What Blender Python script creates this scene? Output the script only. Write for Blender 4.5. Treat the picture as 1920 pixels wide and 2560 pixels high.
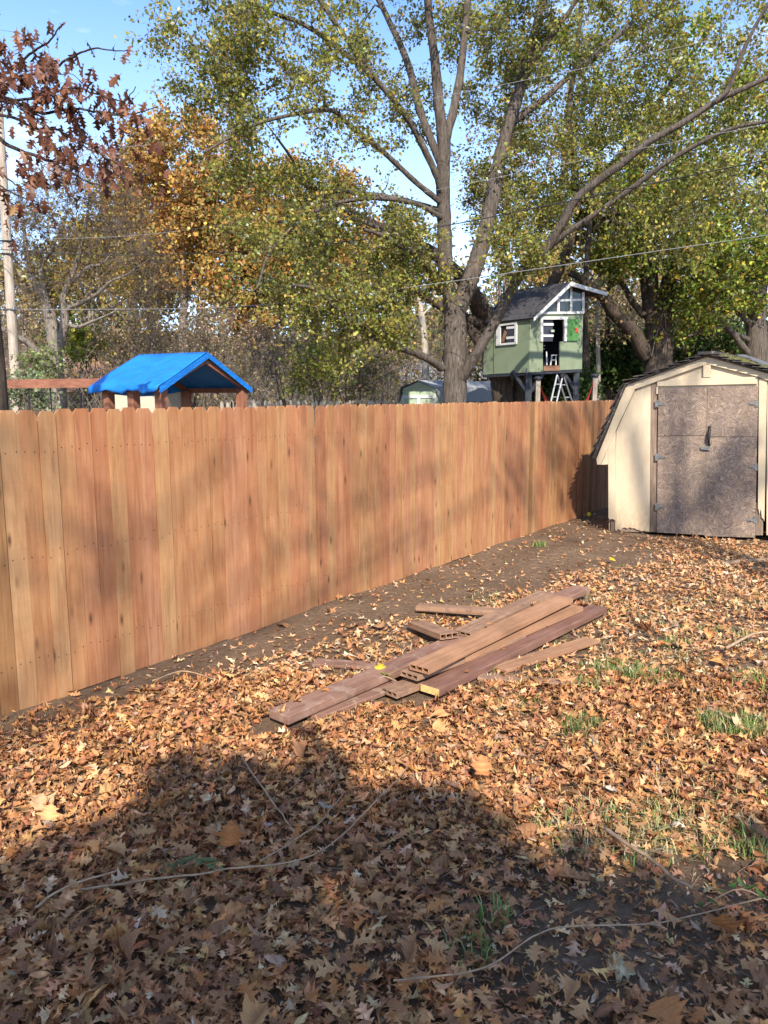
import bpy, math, random
import numpy as np
R = math.radians
for o in list(bpy.data.objects):
    bpy.data.objects.remove(o)
rng = np.random.default_rng(7)
random.seed(7)
SC = bpy.context.scene
COL = SC.collection

# ------------------------------------------------------------------ camera
FPX, CAMH, HORIZON = 1923.0, 1.9, 293.0
PITCH = math.atan(HORIZON / FPX)
cam = bpy.data.objects.new('camera', bpy.data.cameras.new('camera'))
COL.objects.link(cam)
cam.location = (0, 0, CAMH)
cam.rotation_euler = (math.pi / 2 - PITCH, 0, 0)
cam.data.sensor_fit = 'VERTICAL'
cam.data.sensor_height = 24.0
cam.data.lens = 24.0 * FPX / 2560
cam.data.clip_start = 0.05
cam.data.clip_end = 2000
SC.camera = cam

# ------------------------------------------------------------------ sun, sky, exposure
SUN_EL, SUN_AZ = R(38), R(6)          # azimuth: to the right of straight behind the camera
TOSUN = np.array([math.sin(SUN_AZ) * math.cos(SUN_EL), -math.cos(SUN_AZ) * math.cos(SUN_EL), math.sin(SUN_EL)])
sun = bpy.data.objects.new('sun', bpy.data.lights.new('sun', 'SUN'))
COL.objects.link(sun)
sun.data.energy = 3.7
sun.data.angle = R(0.6)
sun.data.color = (1.0, 0.92, 0.80)
sun.rotation_euler = (math.pi / 2 - SUN_EL, 0, SUN_AZ)
W = bpy.data.worlds.new('World')
SC.world = W
W.use_nodes = True
wn = W.node_tree
wn.nodes.clear()
w_out = wn.nodes.new('ShaderNodeOutputWorld')
w_bg = wn.nodes.new('ShaderNodeBackground')
w_sky = wn.nodes.new('ShaderNodeTexSky')
w_sky.sky_type = 'NISHITA'
w_sky.sun_disc = False
w_sky.sun_elevation = SUN_EL
w_sky.sun_rotation = math.pi - SUN_AZ
w_sky.air_density = 0.9
w_sky.dust_density = 0.1
w_sky.ozone_density = 6.0
w_tc = wn.nodes.new('ShaderNodeTexCoord')
w_map = wn.nodes.new('ShaderNodeMapping')
w_map.inputs['Scale'].default_value = (1.2, 1.2, 4.5)
w_no = wn.nodes.new('ShaderNodeTexNoise')
w_no.inputs['Scale'].default_value = 2.2
w_no.inputs['Detail'].default_value = 7
w_no.inputs['Roughness'].default_value = 0.58
w_rp = wn.nodes.new('ShaderNodeValToRGB')
w_rp.color_ramp.elements[0].position = 0.5
w_rp.color_ramp.elements[0].color = (0, 0, 0, 1)
w_rp.color_ramp.elements[1].position = 0.72
w_rp.color_ramp.elements[1].color = (0.8, 0.8, 0.8, 1)
w_mix = wn.nodes.new('ShaderNodeMixRGB')
w_mix.inputs[2].default_value = (5.4, 5.8, 6.5, 1)
L = wn.links.new
L(w_tc.outputs['Generated'], w_map.inputs[0])
L(w_map.outputs[0], w_no.inputs['Vector'])
L(w_no.outputs['Fac'], w_rp.inputs[0])
w_sep = wn.nodes.new('ShaderNodeSeparateXYZ')
L(w_tc.outputs['Generated'], w_sep.inputs[0])
w_hz = wn.nodes.new('ShaderNodeMapRange')
w_hz.inputs['From Min'].default_value = 0.42
w_hz.inputs['From Max'].default_value = 0.05
w_hz.inputs['To Min'].default_value = 0.0
w_hz.inputs['To Max'].default_value = 0.34
L(w_sep.outputs[2], w_hz.inputs['Value'])
w_add = wn.nodes.new('ShaderNodeMath')
w_add.operation = 'MAXIMUM'
L(w_rp.outputs[0], w_add.inputs[0])
L(w_hz.outputs[0], w_add.inputs[1])
L(w_add.outputs[0], w_mix.inputs[0])
L(w_sky.outputs[0], w_mix.inputs[1])
L(w_mix.outputs[0], w_bg.inputs['Color'])
L(w_bg.outputs[0], w_out.inputs[0])
w_bg.inputs['Strength'].default_value = 0.15
SC.view_settings.view_transform = 'Standard'
SC.view_settings.look = 'None'
SC.view_settings.gamma = 1
SC.view_settings.use_curve_mapping = False
SC.view_settings.exposure = 1.22
SC.render.engine = 'CYCLES'
SC.cycles.max_bounces = 6
SC.cycles.diffuse_bounces = 3
SC.cycles.transmission_bounces = 4
SC.cycles.use_denoising = True

# ------------------------------------------------------------------ pixel -> place helpers (photo is 1920 x 2560)
EYE = np.array([0, 0, CAMH])
def ray(px, py):
    u, v = (px - 960) / FPX, (1280 - py) / FPX
    c, s = math.cos(PITCH), math.sin(PITCH)
    return np.array([u, c + s * v, -s + c * v])
def at(px, py, Y):
    d = ray(px, py)
    return EYE + d * (Y / d[1])
def gnd(px, py, z=0.0):
    d = ray(px, py)
    return EYE + d * ((z - CAMH) / d[2])
def onp(px, py, p0, n):
    d = ray(px, py)
    return EYE + d * (np.dot(p0 - EYE, n) / np.dot(d, n))
K = 1920 / 1659.0
def D(x, y, Y):
    return at(x * K, y * K, Y)
def DG(x, y, z=0.0):
    return gnd(x * K, y * K, z)
def crop(x0, y0, w):
    s = w / 1659.0
    return lambda x, y: (x0 + x * s, y0 + y * s)
def unit(v):
    v = np.asarray(v, float)
    return v / (np.linalg.norm(v) + 1e-9)

# ------------------------------------------------------------------ object helpers
def wloc(o):
    p = np.zeros(3)
    while o is not None:
        p += np.array(o.location)
        o = o.parent
    return p
def link(o, parent=None):
    COL.objects.link(o)
    if parent is not None:
        o.parent = parent
    return o
def tag(o, label, cat, group=None):
    o['label'] = label
    o['category'] = cat
    if group:
        o['group'] = group
    return o
def thing(name, label, cat, loc=(0, 0, 0), group=None):
    o = bpy.data.objects.new(name, None)
    o.empty_display_size = 0.1
    link(o)
    o.location = tuple(float(v) for v in loc)
    return tag(o, label, cat, group)
def kind(o, k):
    o['kind'] = k
    return o
def mesh_np(name, V, F, col=None, smooth=False):
    """V (n,3); F list of (m,k) index arrays."""
    me = bpy.data.meshes.new(name)
    V = np.ascontiguousarray(V, np.float32)
    if not isinstance(F, list):
        F = [F]
    F = [np.asarray(f, np.int32) for f in F if len(f)]
    me.vertices.add(len(V))
    me.vertices.foreach_set('co', V.ravel())
    tot = sum(f.size for f in F)
    me.loops.add(tot)
    me.loops.foreach_set('vertex_index', np.concatenate([f.ravel() for f in F]))
    st, sizes, o = [], [], 0
    for f in F:
        k = f.shape[1]
        st.append(o + np.arange(len(f)) * k)
        sizes.append(np.full(len(f), k))
        o += f.size
    st = np.concatenate(st).astype(np.int32)
    me.polygons.add(len(st))
    me.polygons.foreach_set('loop_start', st)
    if smooth:
        me.polygons.foreach_set('use_smooth', np.ones(len(st), bool))
    if col is not None:
        a = me.attributes.new('col', 'FLOAT_COLOR', 'POINT')
        c = np.ones((len(V), 4), np.float32)
        c[:, :3] = col
        a.data.foreach_set('color', c.ravel())
    me.update(calc_edges=True)
    me.validate()
    return me
def put(name, V, F, mat, parent=None, col=None, smooth=False):
    V = np.asarray(V, float)
    if parent is not None:
        V = V - wloc(parent)
    me = mesh_np(name, V, F, col, smooth)
    me.materials.append(mat)
    return link(bpy.data.objects.new(name, me), parent)
class MB:
    """collects simple solids into one mesh"""
    def __init__(s):
        s.v, s.f = [], []
    def add(s, V, F):
        o = len(s.v)
        s.v += [tuple(map(float, p)) for p in V]
        s.f += [tuple(int(i) + o for i in f) for f in F]
        return s
    def box(s, lo, hi):
        x0, y0, z0 = lo; x1, y1, z1 = hi
        V = [(x0, y0, z0), (x1, y0, z0), (x1, y1, z0), (x0, y1, z0), (x0, y0, z1), (x1, y0, z1), (x1, y1, z1), (x0, y1, z1)]
        return s.add(V, [(0, 3, 2, 1), (4, 5, 6, 7), (0, 1, 5, 4), (1, 2, 6, 5), (2, 3, 7, 6), (3, 0, 4, 7)])
    def slab(s, P, n, thick, off=0.0):
        """polygon P (world points) with front offset off along n, thickness going to -n"""
        n = unit(n)
        A = [np.asarray(p) + n * off for p in P]
        B = [p - n * thick for p in A]
        k = len(P)
        F = [tuple(range(k)), tuple(range(2 * k - 1, k - 1, -1))]
        for i in range(k):
            j = (i + 1) % k
            F.append((i, i + k, j + k, j))
        return s.add(A + B, F)
    def beam(s, a, b, w, t, up=(0, 0, 1)):
        a, b = np.asarray(a, float), np.asarray(b, float)
        d = unit(b - a); x = unit(np.cross(d, up)); y = np.cross(x, d)
        V = []
        for p in (a, b):
            for sx, sy in ((-1, -1), (1, -1), (1, 1), (-1, 1)):
                V.append(p + x * sx * w / 2 + y * sy * t / 2)
        return s.add(V, [(3, 2, 1, 0), (4, 5, 6, 7), (0, 1, 5, 4), (1, 2, 6, 5), (2, 3, 7, 6), (3, 0, 4, 7)])
    def tube(s, pts, rads, k=8, cap=True):
        V, F = tube(pts, rads, k)
        s.add(V, F)
        if cap:
            n = len(pts); o = len(s.v) - n * k
            s.f.append(tuple(o + i for i in range(k))[::-1])
            s.f.append(tuple(o + (n - 1) * k + i for i in range(k)))
        return s
    def build(s, name, mat, parent=None, bevel=0.0, smooth=False):
        V = np.array(s.v)
        if parent is not None:
            V = V - wloc(parent)
        me = bpy.data.meshes.new(name)
        me.from_pydata(V.tolist(), [], s.f)
        me.update()
        me.materials.append(mat)
        if smooth:
            for p in me.polygons:
                p.use_smooth = True
        o = link(bpy.data.objects.new(name, me), parent)
        if bevel:
            b = o.modifiers.new('bevel', 'BEVEL')
            b.width = bevel; b.segments = 1; b.limit_method = 'ANGLE'
        return o
def tube(pts, rads, k=8):
    P = np.asarray(pts, float)
    n = len(P)
    r = np.broadcast_to(np.asarray(rads, float), (n,))
    T = np.gradient(P, axis=0)
    T /= np.linalg.norm(T, axis=1)[:, None] + 1e-9
    a = np.array([0, 0, 1.0]) if abs(T[0][2]) < 0.9 else np.array([1.0, 0, 0])
    U = np.zeros_like(P)
    u = unit(np.cross(T[0], a))
    for i in range(n):
        u = unit(u - T[i] * np.dot(u, T[i]))
        U[i] = u
    Wv = np.cross(T, U)
    th = np.arange(k) * 2 * math.pi / k
    V = P[:, None] + r[:, None, None] * (np.cos(th)[None, :, None] * U[:, None] + np.sin(th)[None, :, None] * Wv[:, None])
    i, j = np.meshgrid(np.arange(n - 1), np.arange(k), indexing='ij')
    F = np.stack([i * k + j, i * k + (j + 1) % k, (i + 1) * k + (j + 1) % k, (i + 1) * k + j], -1).reshape(-1, 4)
    return V.reshape(-1, 3), F
def twig_mesh(P, r):
    T, n, _ = P.shape
    d = P[:, -1] - P[:, 0]
    d /= np.linalg.norm(d, axis=1)[:, None] + 1e-9
    a = np.tile(np.array([0.3, 0.5, 0.81]), (T, 1))
    U = np.cross(d, a); U /= np.linalg.norm(U, axis=1)[:, None] + 1e-9
    Wc = np.cross(d, U)
    th3 = np.arange(3) * 2 * math.pi / 3
    rr = np.linspace(r, r * 0.4, n)
    ring = np.cos(th3)[None, :, None] * U[:, None] + np.sin(th3)[None, :, None] * Wc[:, None]
    V = P[:, :, None] + rr[None, :, None, None] * ring[:, None]
    i_, j_ = np.meshgrid(np.arange(n - 1), np.arange(3), indexing='ij')
    F = np.stack([i_ * 3 + j_, i_ * 3 + (j_ + 1) % 3, (i_ + 1) * 3 + (j_ + 1) % 3, (i_ + 1) * 3 + j_], -1).reshape(-1, 4)
    F = F[None] + (np.arange(T) * n * 3)[:, None, None]
    return V.reshape(-1, 3), F.reshape(-1, 4)
def smooth_line(pts, n):
    P = np.asarray(pts, float)
    m = len(P)
    if m == 2:
        t = np.linspace(0, 1, n)[:, None]
        return P[0] * (1 - t) + P[1] * t
    Q = np.vstack([2 * P[0] - P[1], P, 2 * P[-1] - P[-2]])
    out = []
    for s in np.linspace(0, m - 1 - 1e-6, n):
        i = int(s); t = s - i
        a, b, c, d = Q[i:i + 4]
        out.append(0.5 * (2 * b + (c - a) * t + (2 * a - 5 * b + 4 * c - d) * t * t + (3 * b - a - 3 * c + d) * t ** 3))
    return np.array(out)

# ------------------------------------------------------------------ materials
class NT:
    def __init__(s, name):
        s.m = bpy.data.materials.new(name)
        s.m.use_nodes = True
        s.t = s.m.node_tree
        s.b = s.t.nodes['Principled BSDF']
        s.b.inputs['Specular IOR Level'].default_value = 0.25
    def n(s, typ, **kw):
        nd = s.t.nodes.new('ShaderNode' + typ)
        for k, v in kw.items():
            if k in nd.inputs:
                s.put(nd.inputs[k], v)
            else:
                setattr(nd, k, v)
        return nd
    def put(s, sock, v):
        if hasattr(v, 'links') or isinstance(v, bpy.types.NodeSocket):
            s.t.links.new(v, sock)
        else:
            sock.default_value = v
    def coord(s, kindc='Object', scale=(1, 1, 1), rnd=0.0):
        tc = s.n('TexCoord')
        v = tc.outputs[kindc]
        if rnd:
            oi = s.n('ObjectInfo')
            mm = s.n('VectorMath', operation='SCALE'); s.put(mm.inputs[0], (1.0, 0.7, 1.3)); 
            mu = s.n('Math', operation='MULTIPLY'); s.put(mu.inputs[0], oi.outputs['Random']); s.put(mu.inputs[1], rnd)
            s.put(mm.inputs['Scale'], mu.outputs[0])
            ad = s.n('VectorMath', operation='ADD'); s.put(ad.inputs[0], v); s.put(ad.inputs[1], mm.outputs[0])
            v = ad.outputs[0]
        mp = s.n('Mapping'); s.put(mp.inputs['Vector'], v); s.put(mp.inputs['Scale'], scale)
        return mp.outputs[0]
    def noise(s, vec, scale=5, detail=4, rough=0.55, dist=0.0):
        return s.n('TexNoise', Vector=vec, Scale=scale, Detail=detail, Roughness=rough, Distortion=dist).outputs['Fac']
    def ramp(s, fac, stops, interp='LINEAR'):
        r = s.n('ValToRGB')
        r.color_ramp.interpolation = interp
        e = r.color_ramp.elements
        while len(e) < len(stops):
            e.new(0.5)
        for el, (p, c) in zip(e, stops):
            el.position = p
            el.color = (*c, 1) if len(c) == 3 else c
        s.put(r.inputs[0], fac)
        return r.outputs[0]
    def mix(s, fac, a, b, mode='MIX'):
        x = s.n('MixRGB', blend_type=mode)
        for sock, v in zip(x.inputs, (fac, a, b)):
            s.put(sock, (*v, 1) if isinstance(v, tuple) and len(v) == 3 else v)
        return x.outputs[0]
    def bump(s, h, strength=0.4, dist=0.01):
        b = s.n('Bump', Strength=strength, Distance=dist, Height=h)
        s.put(s.b.inputs['Normal'], b.outputs[0])
    def done(s, col=None, rough=0.8, spec=None, metal=0.0):
        if col is not None:
            s.put(s.b.inputs['Base Color'], (*col, 1) if isinstance(col, tuple) and len(col) == 3 else col)
        s.put(s.b.inputs['Roughness'], rough)
        s.b.inputs['Metallic'].default_value = metal
        if spec is not None:
            s.b.inputs['Specular IOR Level'].default_value = spec
        return s.m
def g(v):
    return (v, v, v)
def plain(name, col, rough=0.8, var=0.12, scale=6.0, bump=0.15, metal=0.0, spec=0.25):
    t = NT(name)
    v = t.coord()
    n = t.noise(v, scale, 6, 0.6)
    lo = tuple(max(0, c * (1 - var * 1.6)) for c in col); hi = tuple(min(1, c * (1 + var)) for c in col)
    t.bump(n, bump, 0.01)
    return t.done(t.ramp(n, [(0.3, lo), (0.7, hi)]), rough, spec, metal)
def wood(name, a, b, c, scale=(1, 14, 14), rough=0.8, rnd=13.0, bump=0.3, knots=False, stain=None):
    """grain runs along local x"""
    t = NT(name)
    v = t.coord('Object', scale, rnd)
    n = t.noise(v, 2.2, 6, 0.62, 0.7)
    base = t.ramp(n, [(0.25, a), (0.5, b), (0.78, c)])
    v2 = t.coord('Object', (1, 1, 1), rnd)
    n2 = t.noise(v2, 3.5, 5, 0.6)
    base = t.mix(0.55, base, t.ramp(n2, [(0.3, g(0.55)), (0.7, g(1.25))]), 'MULTIPLY')
    if stain:
        n3 = t.noise(v2, 9, 7, 0.7, 0.6)
        base = t.mix(t.ramp(n3, [(0.5, g(0)), (0.66, g(0.75))]), base, stain)
    t.bump(n, bump, 0.006)
    return t.done(base, rough, 0.2)
def leafmat(name, transl=0.3, rough=0.6, spec=0.3, objrand=None, mottle=0):
    t = NT(name)
    if objrand:
        oi = t.n('ObjectInfo')
        c = t.ramp(oi.outputs['Random'], objrand)
        vn = t.noise(t.coord('Object', (1, 1, 1), 9.0), 22, 5, 0.65)
        c = t.mix(0.7, c, t.ramp(vn, [(0.3, g(0.55)), (0.7, g(1.3))]), 'MULTIPLY')
    else:
        c = t.n('Attribute', attribute_name='col').outputs['Color']
        if mottle:
            vn = t.noise(t.coord('Object'), mottle, 5, 0.7)
            c = t.mix(0.8, c, t.ramp(vn, [(0.3, g(0.55)), (0.68, g(1.35))]), 'MULTIPLY')
    t.put(t.b.inputs['Base Color'], c)
    t.b.inputs['Roughness'].default_value = rough
    t.b.inputs['Specular IOR Level'].default_value = spec
    tr = t.n('BsdfTranslucent', Color=c)
    mx = t.n('MixShader')
    mx.inputs[0].default_value = transl
    t.put(mx.inputs[1], t.b.outputs[0]); t.put(mx.inputs[2], tr.outputs[0])
    t.put(t.t.nodes['Material Output'].inputs['Surface'], mx.outputs[0])
    return t.m
def bark(name, a, b, c, s=1.0):
    t = NT(name)
    v = t.coord('Object', (9 * s, 9 * s, 1.6 * s))
    n = t.noise(v, 2.0, 8, 0.7, 0.5)
    v2 = t.coord('Object', (1, 1, 1))
    n2 = t.noise(v2, 1.7, 4)
    col = t.ramp(n, [(0.3, a), (0.52, b), (0.72, c)])
    col = t.mix(0.5, col, t.ramp(n2, [(0.3, g(0.7)), (0.7, g(1.25))]), 'MULTIPLY')
    t.bump(n, 1.0, 0.05)
    return t.done(col, 0.95, 0.1)

def cedar_mat():
    t = NT('cedar')
    oi = t.n('ObjectInfo')
    v = t.coord('Object', (2.7, 22, 1.1), 31.0)
    n = t.noise(v, 1.6, 7, 0.62, 0.8)
    tone = t.ramp(oi.outputs['Random'], [(0.0, (0.400, 0.178, 0.094)), (0.17, (0.410, 0.220, 0.105)), (0.33, (0.345, 0.140, 0.072)), (0.45, (0.445, 0.258, 0.130)), (0.60, (0.370, 0.180, 0.086)),
                                         (0.72, (0.410, 0.192, 0.110)), (0.90, (0.250, 0.130, 0.056)), (0.94, (0.425, 0.240, 0.118))], 'CONSTANT')
    tone = t.mix(0.3, tone, (0.43, 0.218, 0.098))
    tone = t.mix(1.0, tone, (0.93, 0.89, 0.82), 'MULTIPLY')
    col = t.mix(0.75, tone, t.ramp(n, [(0.25, (0.60, 0.50, 0.42)), (0.5, (1.0, 1.0, 1.0)), (0.75, (1.25, 1.32, 1.35))]), 'MULTIPLY')
    vb = t.coord('Object', (0.5, 2.2, 1.3), 17.0)
    nb = t.noise(vb, 1.9, 5, 0.6, 0.5)
    col = t.mix(0.6, col, t.ramp(nb, [(0.32, (0.74, 0.58, 0.50)), (0.55, g(1.0)), (0.75, (1.14, 1.22, 1.2))]), 'MULTIPLY')
    # faint horizontal saw marks and rub marks
    vs = t.coord('Object', (0.4, 1.5, 60), 23.0)
    ns = t.noise(vs, 1.0, 3, 0.6)
    col = t.mix(0.2, col, t.ramp(ns, [(0.3, g(0.82)), (0.6, g(1.05))]), 'MULTIPLY')
    # knots
    vk = t.coord('Object', (1.15, 0.5, 3.1), 11.0)
    vo = t.n('TexVoronoi', Vector=vk, Scale=1.0, feature='F1')
    kn = t.ramp(vo.outputs['Distance'], [(0.05, g(0.95)), (0.10, g(0.5)), (0.19, g(0))])
    wn_ = t.n('TexWhiteNoise'); wn_.noise_dimensions = '3D'; t.put(wn_.inputs['Vector'], vo.outputs['Position'])
    sel = t.ramp(wn_.outputs['Value'], [(0.30, g(0)), (0.31, g(1))], 'CONSTANT')
    kf = t.mix(1.0, kn, sel, 'MULTIPLY')
    col = t.mix(kf, col, (0.10, 0.045, 0.02))
    # weathered grey splash towards the foot, broken by noise
    t.bump(n, 0.35, 0.004)
    return t.done(col, 0.75, 0.25)

def osb_mat():
    t = NT('strand_board')
    v = t.coord('Object', (1, 1, 1), 5.0)
    def layer(sc, stretch, seed):
        mp = t.n('Mapping'); t.put(mp.inputs['Vector'], v); mp.inputs['Location'].default_value = (seed, 0, seed * 0.7)
        vo = t.n('TexVoronoi', Vector=mp.outputs[0], Scale=sc, Randomness=1.0)
        sep = t.n('SeparateColor'); t.put(sep.inputs[0], vo.outputs['Color'])
        an = t.n('Math', operation='MULTIPLY'); t.put(an.inputs[0], sep.outputs[0]); an.inputs[1].default_value = 6.28
        vr = t.n('VectorRotate', rotation_type='Y_AXIS'); t.put(vr.inputs['Vector'], mp.outputs[0]); t.put(vr.inputs['Angle'], an.outputs[0])
        m2 = t.n('Mapping'); t.put(m2.inputs['Vector'], vr.outputs[0]); m2.inputs['Scale'].default_value = (stretch[0], 1, stretch[1])
        return t.noise(m2.outputs[0], 1.0, 4, 0.65), sep.outputs[1]
    n1, c1 = layer(17, (10, 105), 0.0)
    n2, c2 = layer(12, (8, 80), 3.1)
    nb = t.noise(v, 6, 4)
    f = t.mix(t.ramp(nb, [(0.45, g(0)), (0.55, g(1))]), n1, n2)
    col = t.ramp(f, [(0.33, (0.110, 0.090, 0.077)), (0.46, (0.205, 0.172, 0.148)), (0.56, (0.29, 0.248, 0.215)), (0.68, (0.46, 0.415, 0.375))])
    tint = t.mix(c1, (0.85, 0.80, 0.80), (1.15, 1.05, 0.92))
    col = t.mix(0.8, col, tint, 'MULTIPLY')
    blot = t.noise(v, 1.6, 4, 0.6)
    col = t.mix(0.8, col, t.ramp(blot, [(0.3, (0.66, 0.58, 0.54)), (0.65, (1.12, 1.02, 0.90))]), 'MULTIPLY')
    t.bump(f, 0.25, 0.004)
    return t.done(col, 0.85, 0.15)

def paint(name, col, dirt=(0.32, 0.24, 0.15), amt=0.35, rough=0.6, foot=0):
    t = NT(name)
    v = t.coord('Object')
    n = t.noise(v, 2.2, 6, 0.65)
    n2 = t.noise(t.coord('Object', (6, 6, 1.2)), 3.0, 6, 0.7)
    c = t.mix(t.ramp(n, [(0.42, g(0)), (0.75, g(amt))]), col, dirt)
    c = t.mix(0.5, c, t.ramp(n2, [(0.3, g(0.82)), (0.65, g(1.06))]), 'MULTIPLY')
    sp = t.noise(v, 45, 3, 0.6)
    c = t.mix(t.ramp(sp, [(0.68, g(0)), (0.74, g(0.6))]), c, dirt)
    if foot:
        sx = t.n('SeparateXYZ'); t.put(sx.inputs[0], v)
        mr = t.n('MapRange'); t.put(mr.inputs['Value'], sx.outputs[2])
        mr.inputs['From Min'].default_value = foot; mr.inputs['From Max'].default_value = 0.0
        n5 = t.noise(t.coord('Object', (9, 9, 3)), 2.5, 7, 0.7)
        mu = t.n('Math', operation='MULTIPLY'); t.put(mu.inputs[0], mr.outputs[0]); t.put(mu.inputs[1], t.ramp(n5, [(0.35, g(0)), (0.6, g(1))]))
        c = t.mix(mu.outputs[0], c, dirt)
        pe = t.noise(t.coord('Object', (5, 5, 2)), 4.0, 8, 0.75)
        c = t.mix(t.ramp(pe, [(0.66, g(0)), (0.69, g(0.7))]), c, (0.30, 0.22, 0.15))
    t.bump(n2, 0.12, 0.006)
    return t.done(c, rough, 0.25)

MAT = {}
MAT['cedar'] = cedar_mat()
MAT['osb'] = osb_mat()
MAT['cream'] = paint('cream_paint', (0.565, 0.455, 0.305), (0.36, 0.26, 0.16), 0.4, 0.7, 0.45)
MAT['bare_wood'] = wood('weathered_board', (0.11, 0.075, 0.05), (0.22, 0.155, 0.11), (0.33, 0.25, 0.18), (14, 14, 1.2))
MAT['sage'] = paint('sage_paint', (0.185, 0.222, 0.140), (0.11, 0.13, 0.085), 0.5)
MAT['sage_far'] = paint('faded_green_paint', (0.36, 0.43, 0.30), (0.22, 0.26, 0.17), 0.5)
MAT['bright_green'] = wood('green_shutter_paint', (0.04, 0.115, 0.035), (0.065, 0.18, 0.055), (0.10, 0.25, 0.08), (12, 12, 1))
MAT['white'] = paint('white_paint', (0.58, 0.575, 0.56), (0.34, 0.32, 0.28), 0.5)
MAT['shade_black'] = plain('painted_shade', (0.012, 0.012, 0.013), 0.9)  # near-black colour standing in for unlit space
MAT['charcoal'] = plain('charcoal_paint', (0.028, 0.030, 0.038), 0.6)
MAT['navy_board_room_shade'] = plain('slate_board_room_shade', (0.035, 0.038, 0.055), 0.7)  # slate window boards; also darkens the room walls to imitate shade
MAT['felt'] = plain('roof_felt', (0.055, 0.052, 0.056), 0.9, 0.25, 9, 0.3)
MAT['glass'] = NT('dark_glass').done((0.03, 0.035, 0.03), 0.08, 0.6)
MAT['brown_board'] = wood('brown_board', (0.12, 0.06, 0.035), (0.2, 0.11, 0.065), (0.27, 0.16, 0.1), (1, 1, 10))
MAT['post_brown'] = wood('redwood_post', (0.16, 0.062, 0.035), (0.25, 0.105, 0.062), (0.34, 0.16, 0.1), (12, 12, 1))
MAT['beam_brown'] = wood('redwood_beam', (0.15, 0.06, 0.035), (0.24, 0.10, 0.06), (0.32, 0.15, 0.095), (1, 12, 12))
MAT['grey_post'] = wood('grey_post', (0.16, 0.13, 0.10), (0.27, 0.22, 0.175), (0.38, 0.32, 0.26), (12, 12, 1))
MAT['aluminium'] = plain('aluminium', (0.24, 0.245, 0.26), 0.5, 0.15, 20, 0.05, 0.3)
MAT['steel'] = plain('galvanised_steel', (0.20, 0.195, 0.185), 0.55, 0.3, 40, 0.1, 0.4)
MAT['iron'] = plain('black_iron', (0.02, 0.02, 0.022), 0.5)
MAT['red_strap'] = plain('red_strap', (0.62, 0.055, 0.04), 0.7)
MAT['yellow'] = plain('yellow_ball', (0.72, 0.55, 0.02), 0.55)
MAT['wire_pale'] = plain('pale_wire', (0.26, 0.255, 0.25), 0.6)
MAT['wire_dark'] = plain('dark_cable', (0.035, 0.033, 0.033), 0.6)
MAT['pole'] = bark('weathered_pole', (0.28, 0.22, 0.17), (0.42, 0.35, 0.28), (0.55, 0.47, 0.39), 0.7)
MAT['maple_bark'] = bark('maple_bark', (0.038, 0.030, 0.024), (0.115, 0.092, 0.074), (0.21, 0.175, 0.145))
MAT['dark_bark'] = bark('dark_bark', (0.030, 0.023, 0.018), (0.075, 0.056, 0.043), (0.14, 0.108, 0.085))
MAT['grey_bark'] = bark('grey_bark', (0.12, 0.098, 0.078), (0.25, 0.21, 0.17), (0.38, 0.33, 0.275))
MAT['twig'] = bark('twig_bark', (0.08, 0.06, 0.046), (0.165, 0.125, 0.098), (0.25, 0.20, 0.16))
MAT['pale_bark'] = bark('pale_bark', (0.34, 0.28, 0.22), (0.47, 0.40, 0.33), (0.6, 0.53, 0.45))
MAT['stick'] = wood('dry_stick', (0.20, 0.12, 0.07), (0.36, 0.235, 0.14), (0.52, 0.36, 0.22), (9, 9, 9))
MAT['leaf'] = leafmat('tree_leaf', 0.42, 0.75, 0.1)
MAT['dry_leaf'] = leafmat('dry_leaf', 0.16, 0.75, 0.12, None, 38)
MAT['red_leaf'] = leafmat('oak_leaf_on_tree', 0.22, 0.5, 0.35, [(0.0, (0.10, 0.036, 0.020)), (0.3, (0.17, 0.062, 0.030)), (0.55, (0.24, 0.098, 0.046)), (0.75, (0.14, 0.045, 0.026)), (0.92, (0.32, 0.15, 0.07)), (1.0, (0.36, 0.22, 0.08))])
MAT['fallen'] = leafmat('fallen_leaf', 0.14, 0.6, 0.25, [(0.0, (0.22, 0.105, 0.050)), (0.25, (0.33, 0.165, 0.080)), (0.5, (0.42, 0.225, 0.115)), (0.7, (0.27, 0.145, 0.085)), (0.85, (0.50, 0.31, 0.185)), (1.0, (0.17, 0.085, 0.050))])
MAT['grass'] = leafmat('grass_blade', 0.3, 0.6)

def tarp_mat():
    t = NT('blue_tarp')
    v = t.coord('Object')
    n = t.noise(v, 3.5, 5, 0.6, 0.4)
    fine = t.noise(t.coord('Object', (1, 1, 3)), 9.0, 5, 0.6, 1.2)
    c = t.ramp(n, [(0.3, (0.006, 0.135, 0.46)), (0.7, (0.012, 0.20, 0.60))])
    t.bump(fine, 0.8, 0.03)
    return t.done(c, 0.5, 0.3)
MAT['tarp'] = tarp_mat()
def shingle_mat():
    t = NT('old_shingle')
    v = t.coord('Object', (1, 1, 1), 7.0)
    n = t.noise(v, 14, 6, 0.7)
    oi = t.n('ObjectInfo')
    c = t.ramp(n, [(0.3, (0.03, 0.025, 0.022)), (0.55, (0.095, 0.080, 0.070)), (0.72, (0.30, 0.27, 0.24))])
    t.bump(n, 0.5, 0.01)
    return t.done(c, 0.95, 0.1)
MAT['shingle'] = shingle_mat()
MAT['moss'] = plain('moss', (0.105, 0.105, 0.022), 0.95, 0.5, 25, 0.8)
MAT['roof_brown'] = plain('brown_shingle_roof', (0.30, 0.165, 0.105), 0.9, 0.2, 14, 0.3)
MAT['house_wall'] = plain('pale_siding', (0.47, 0.40, 0.29), 0.8)
MAT['far_roof'] = plain('grey_roof', (0.30, 0.31, 0.32), 0.85, 0.15, 12, 0.2)
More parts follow.
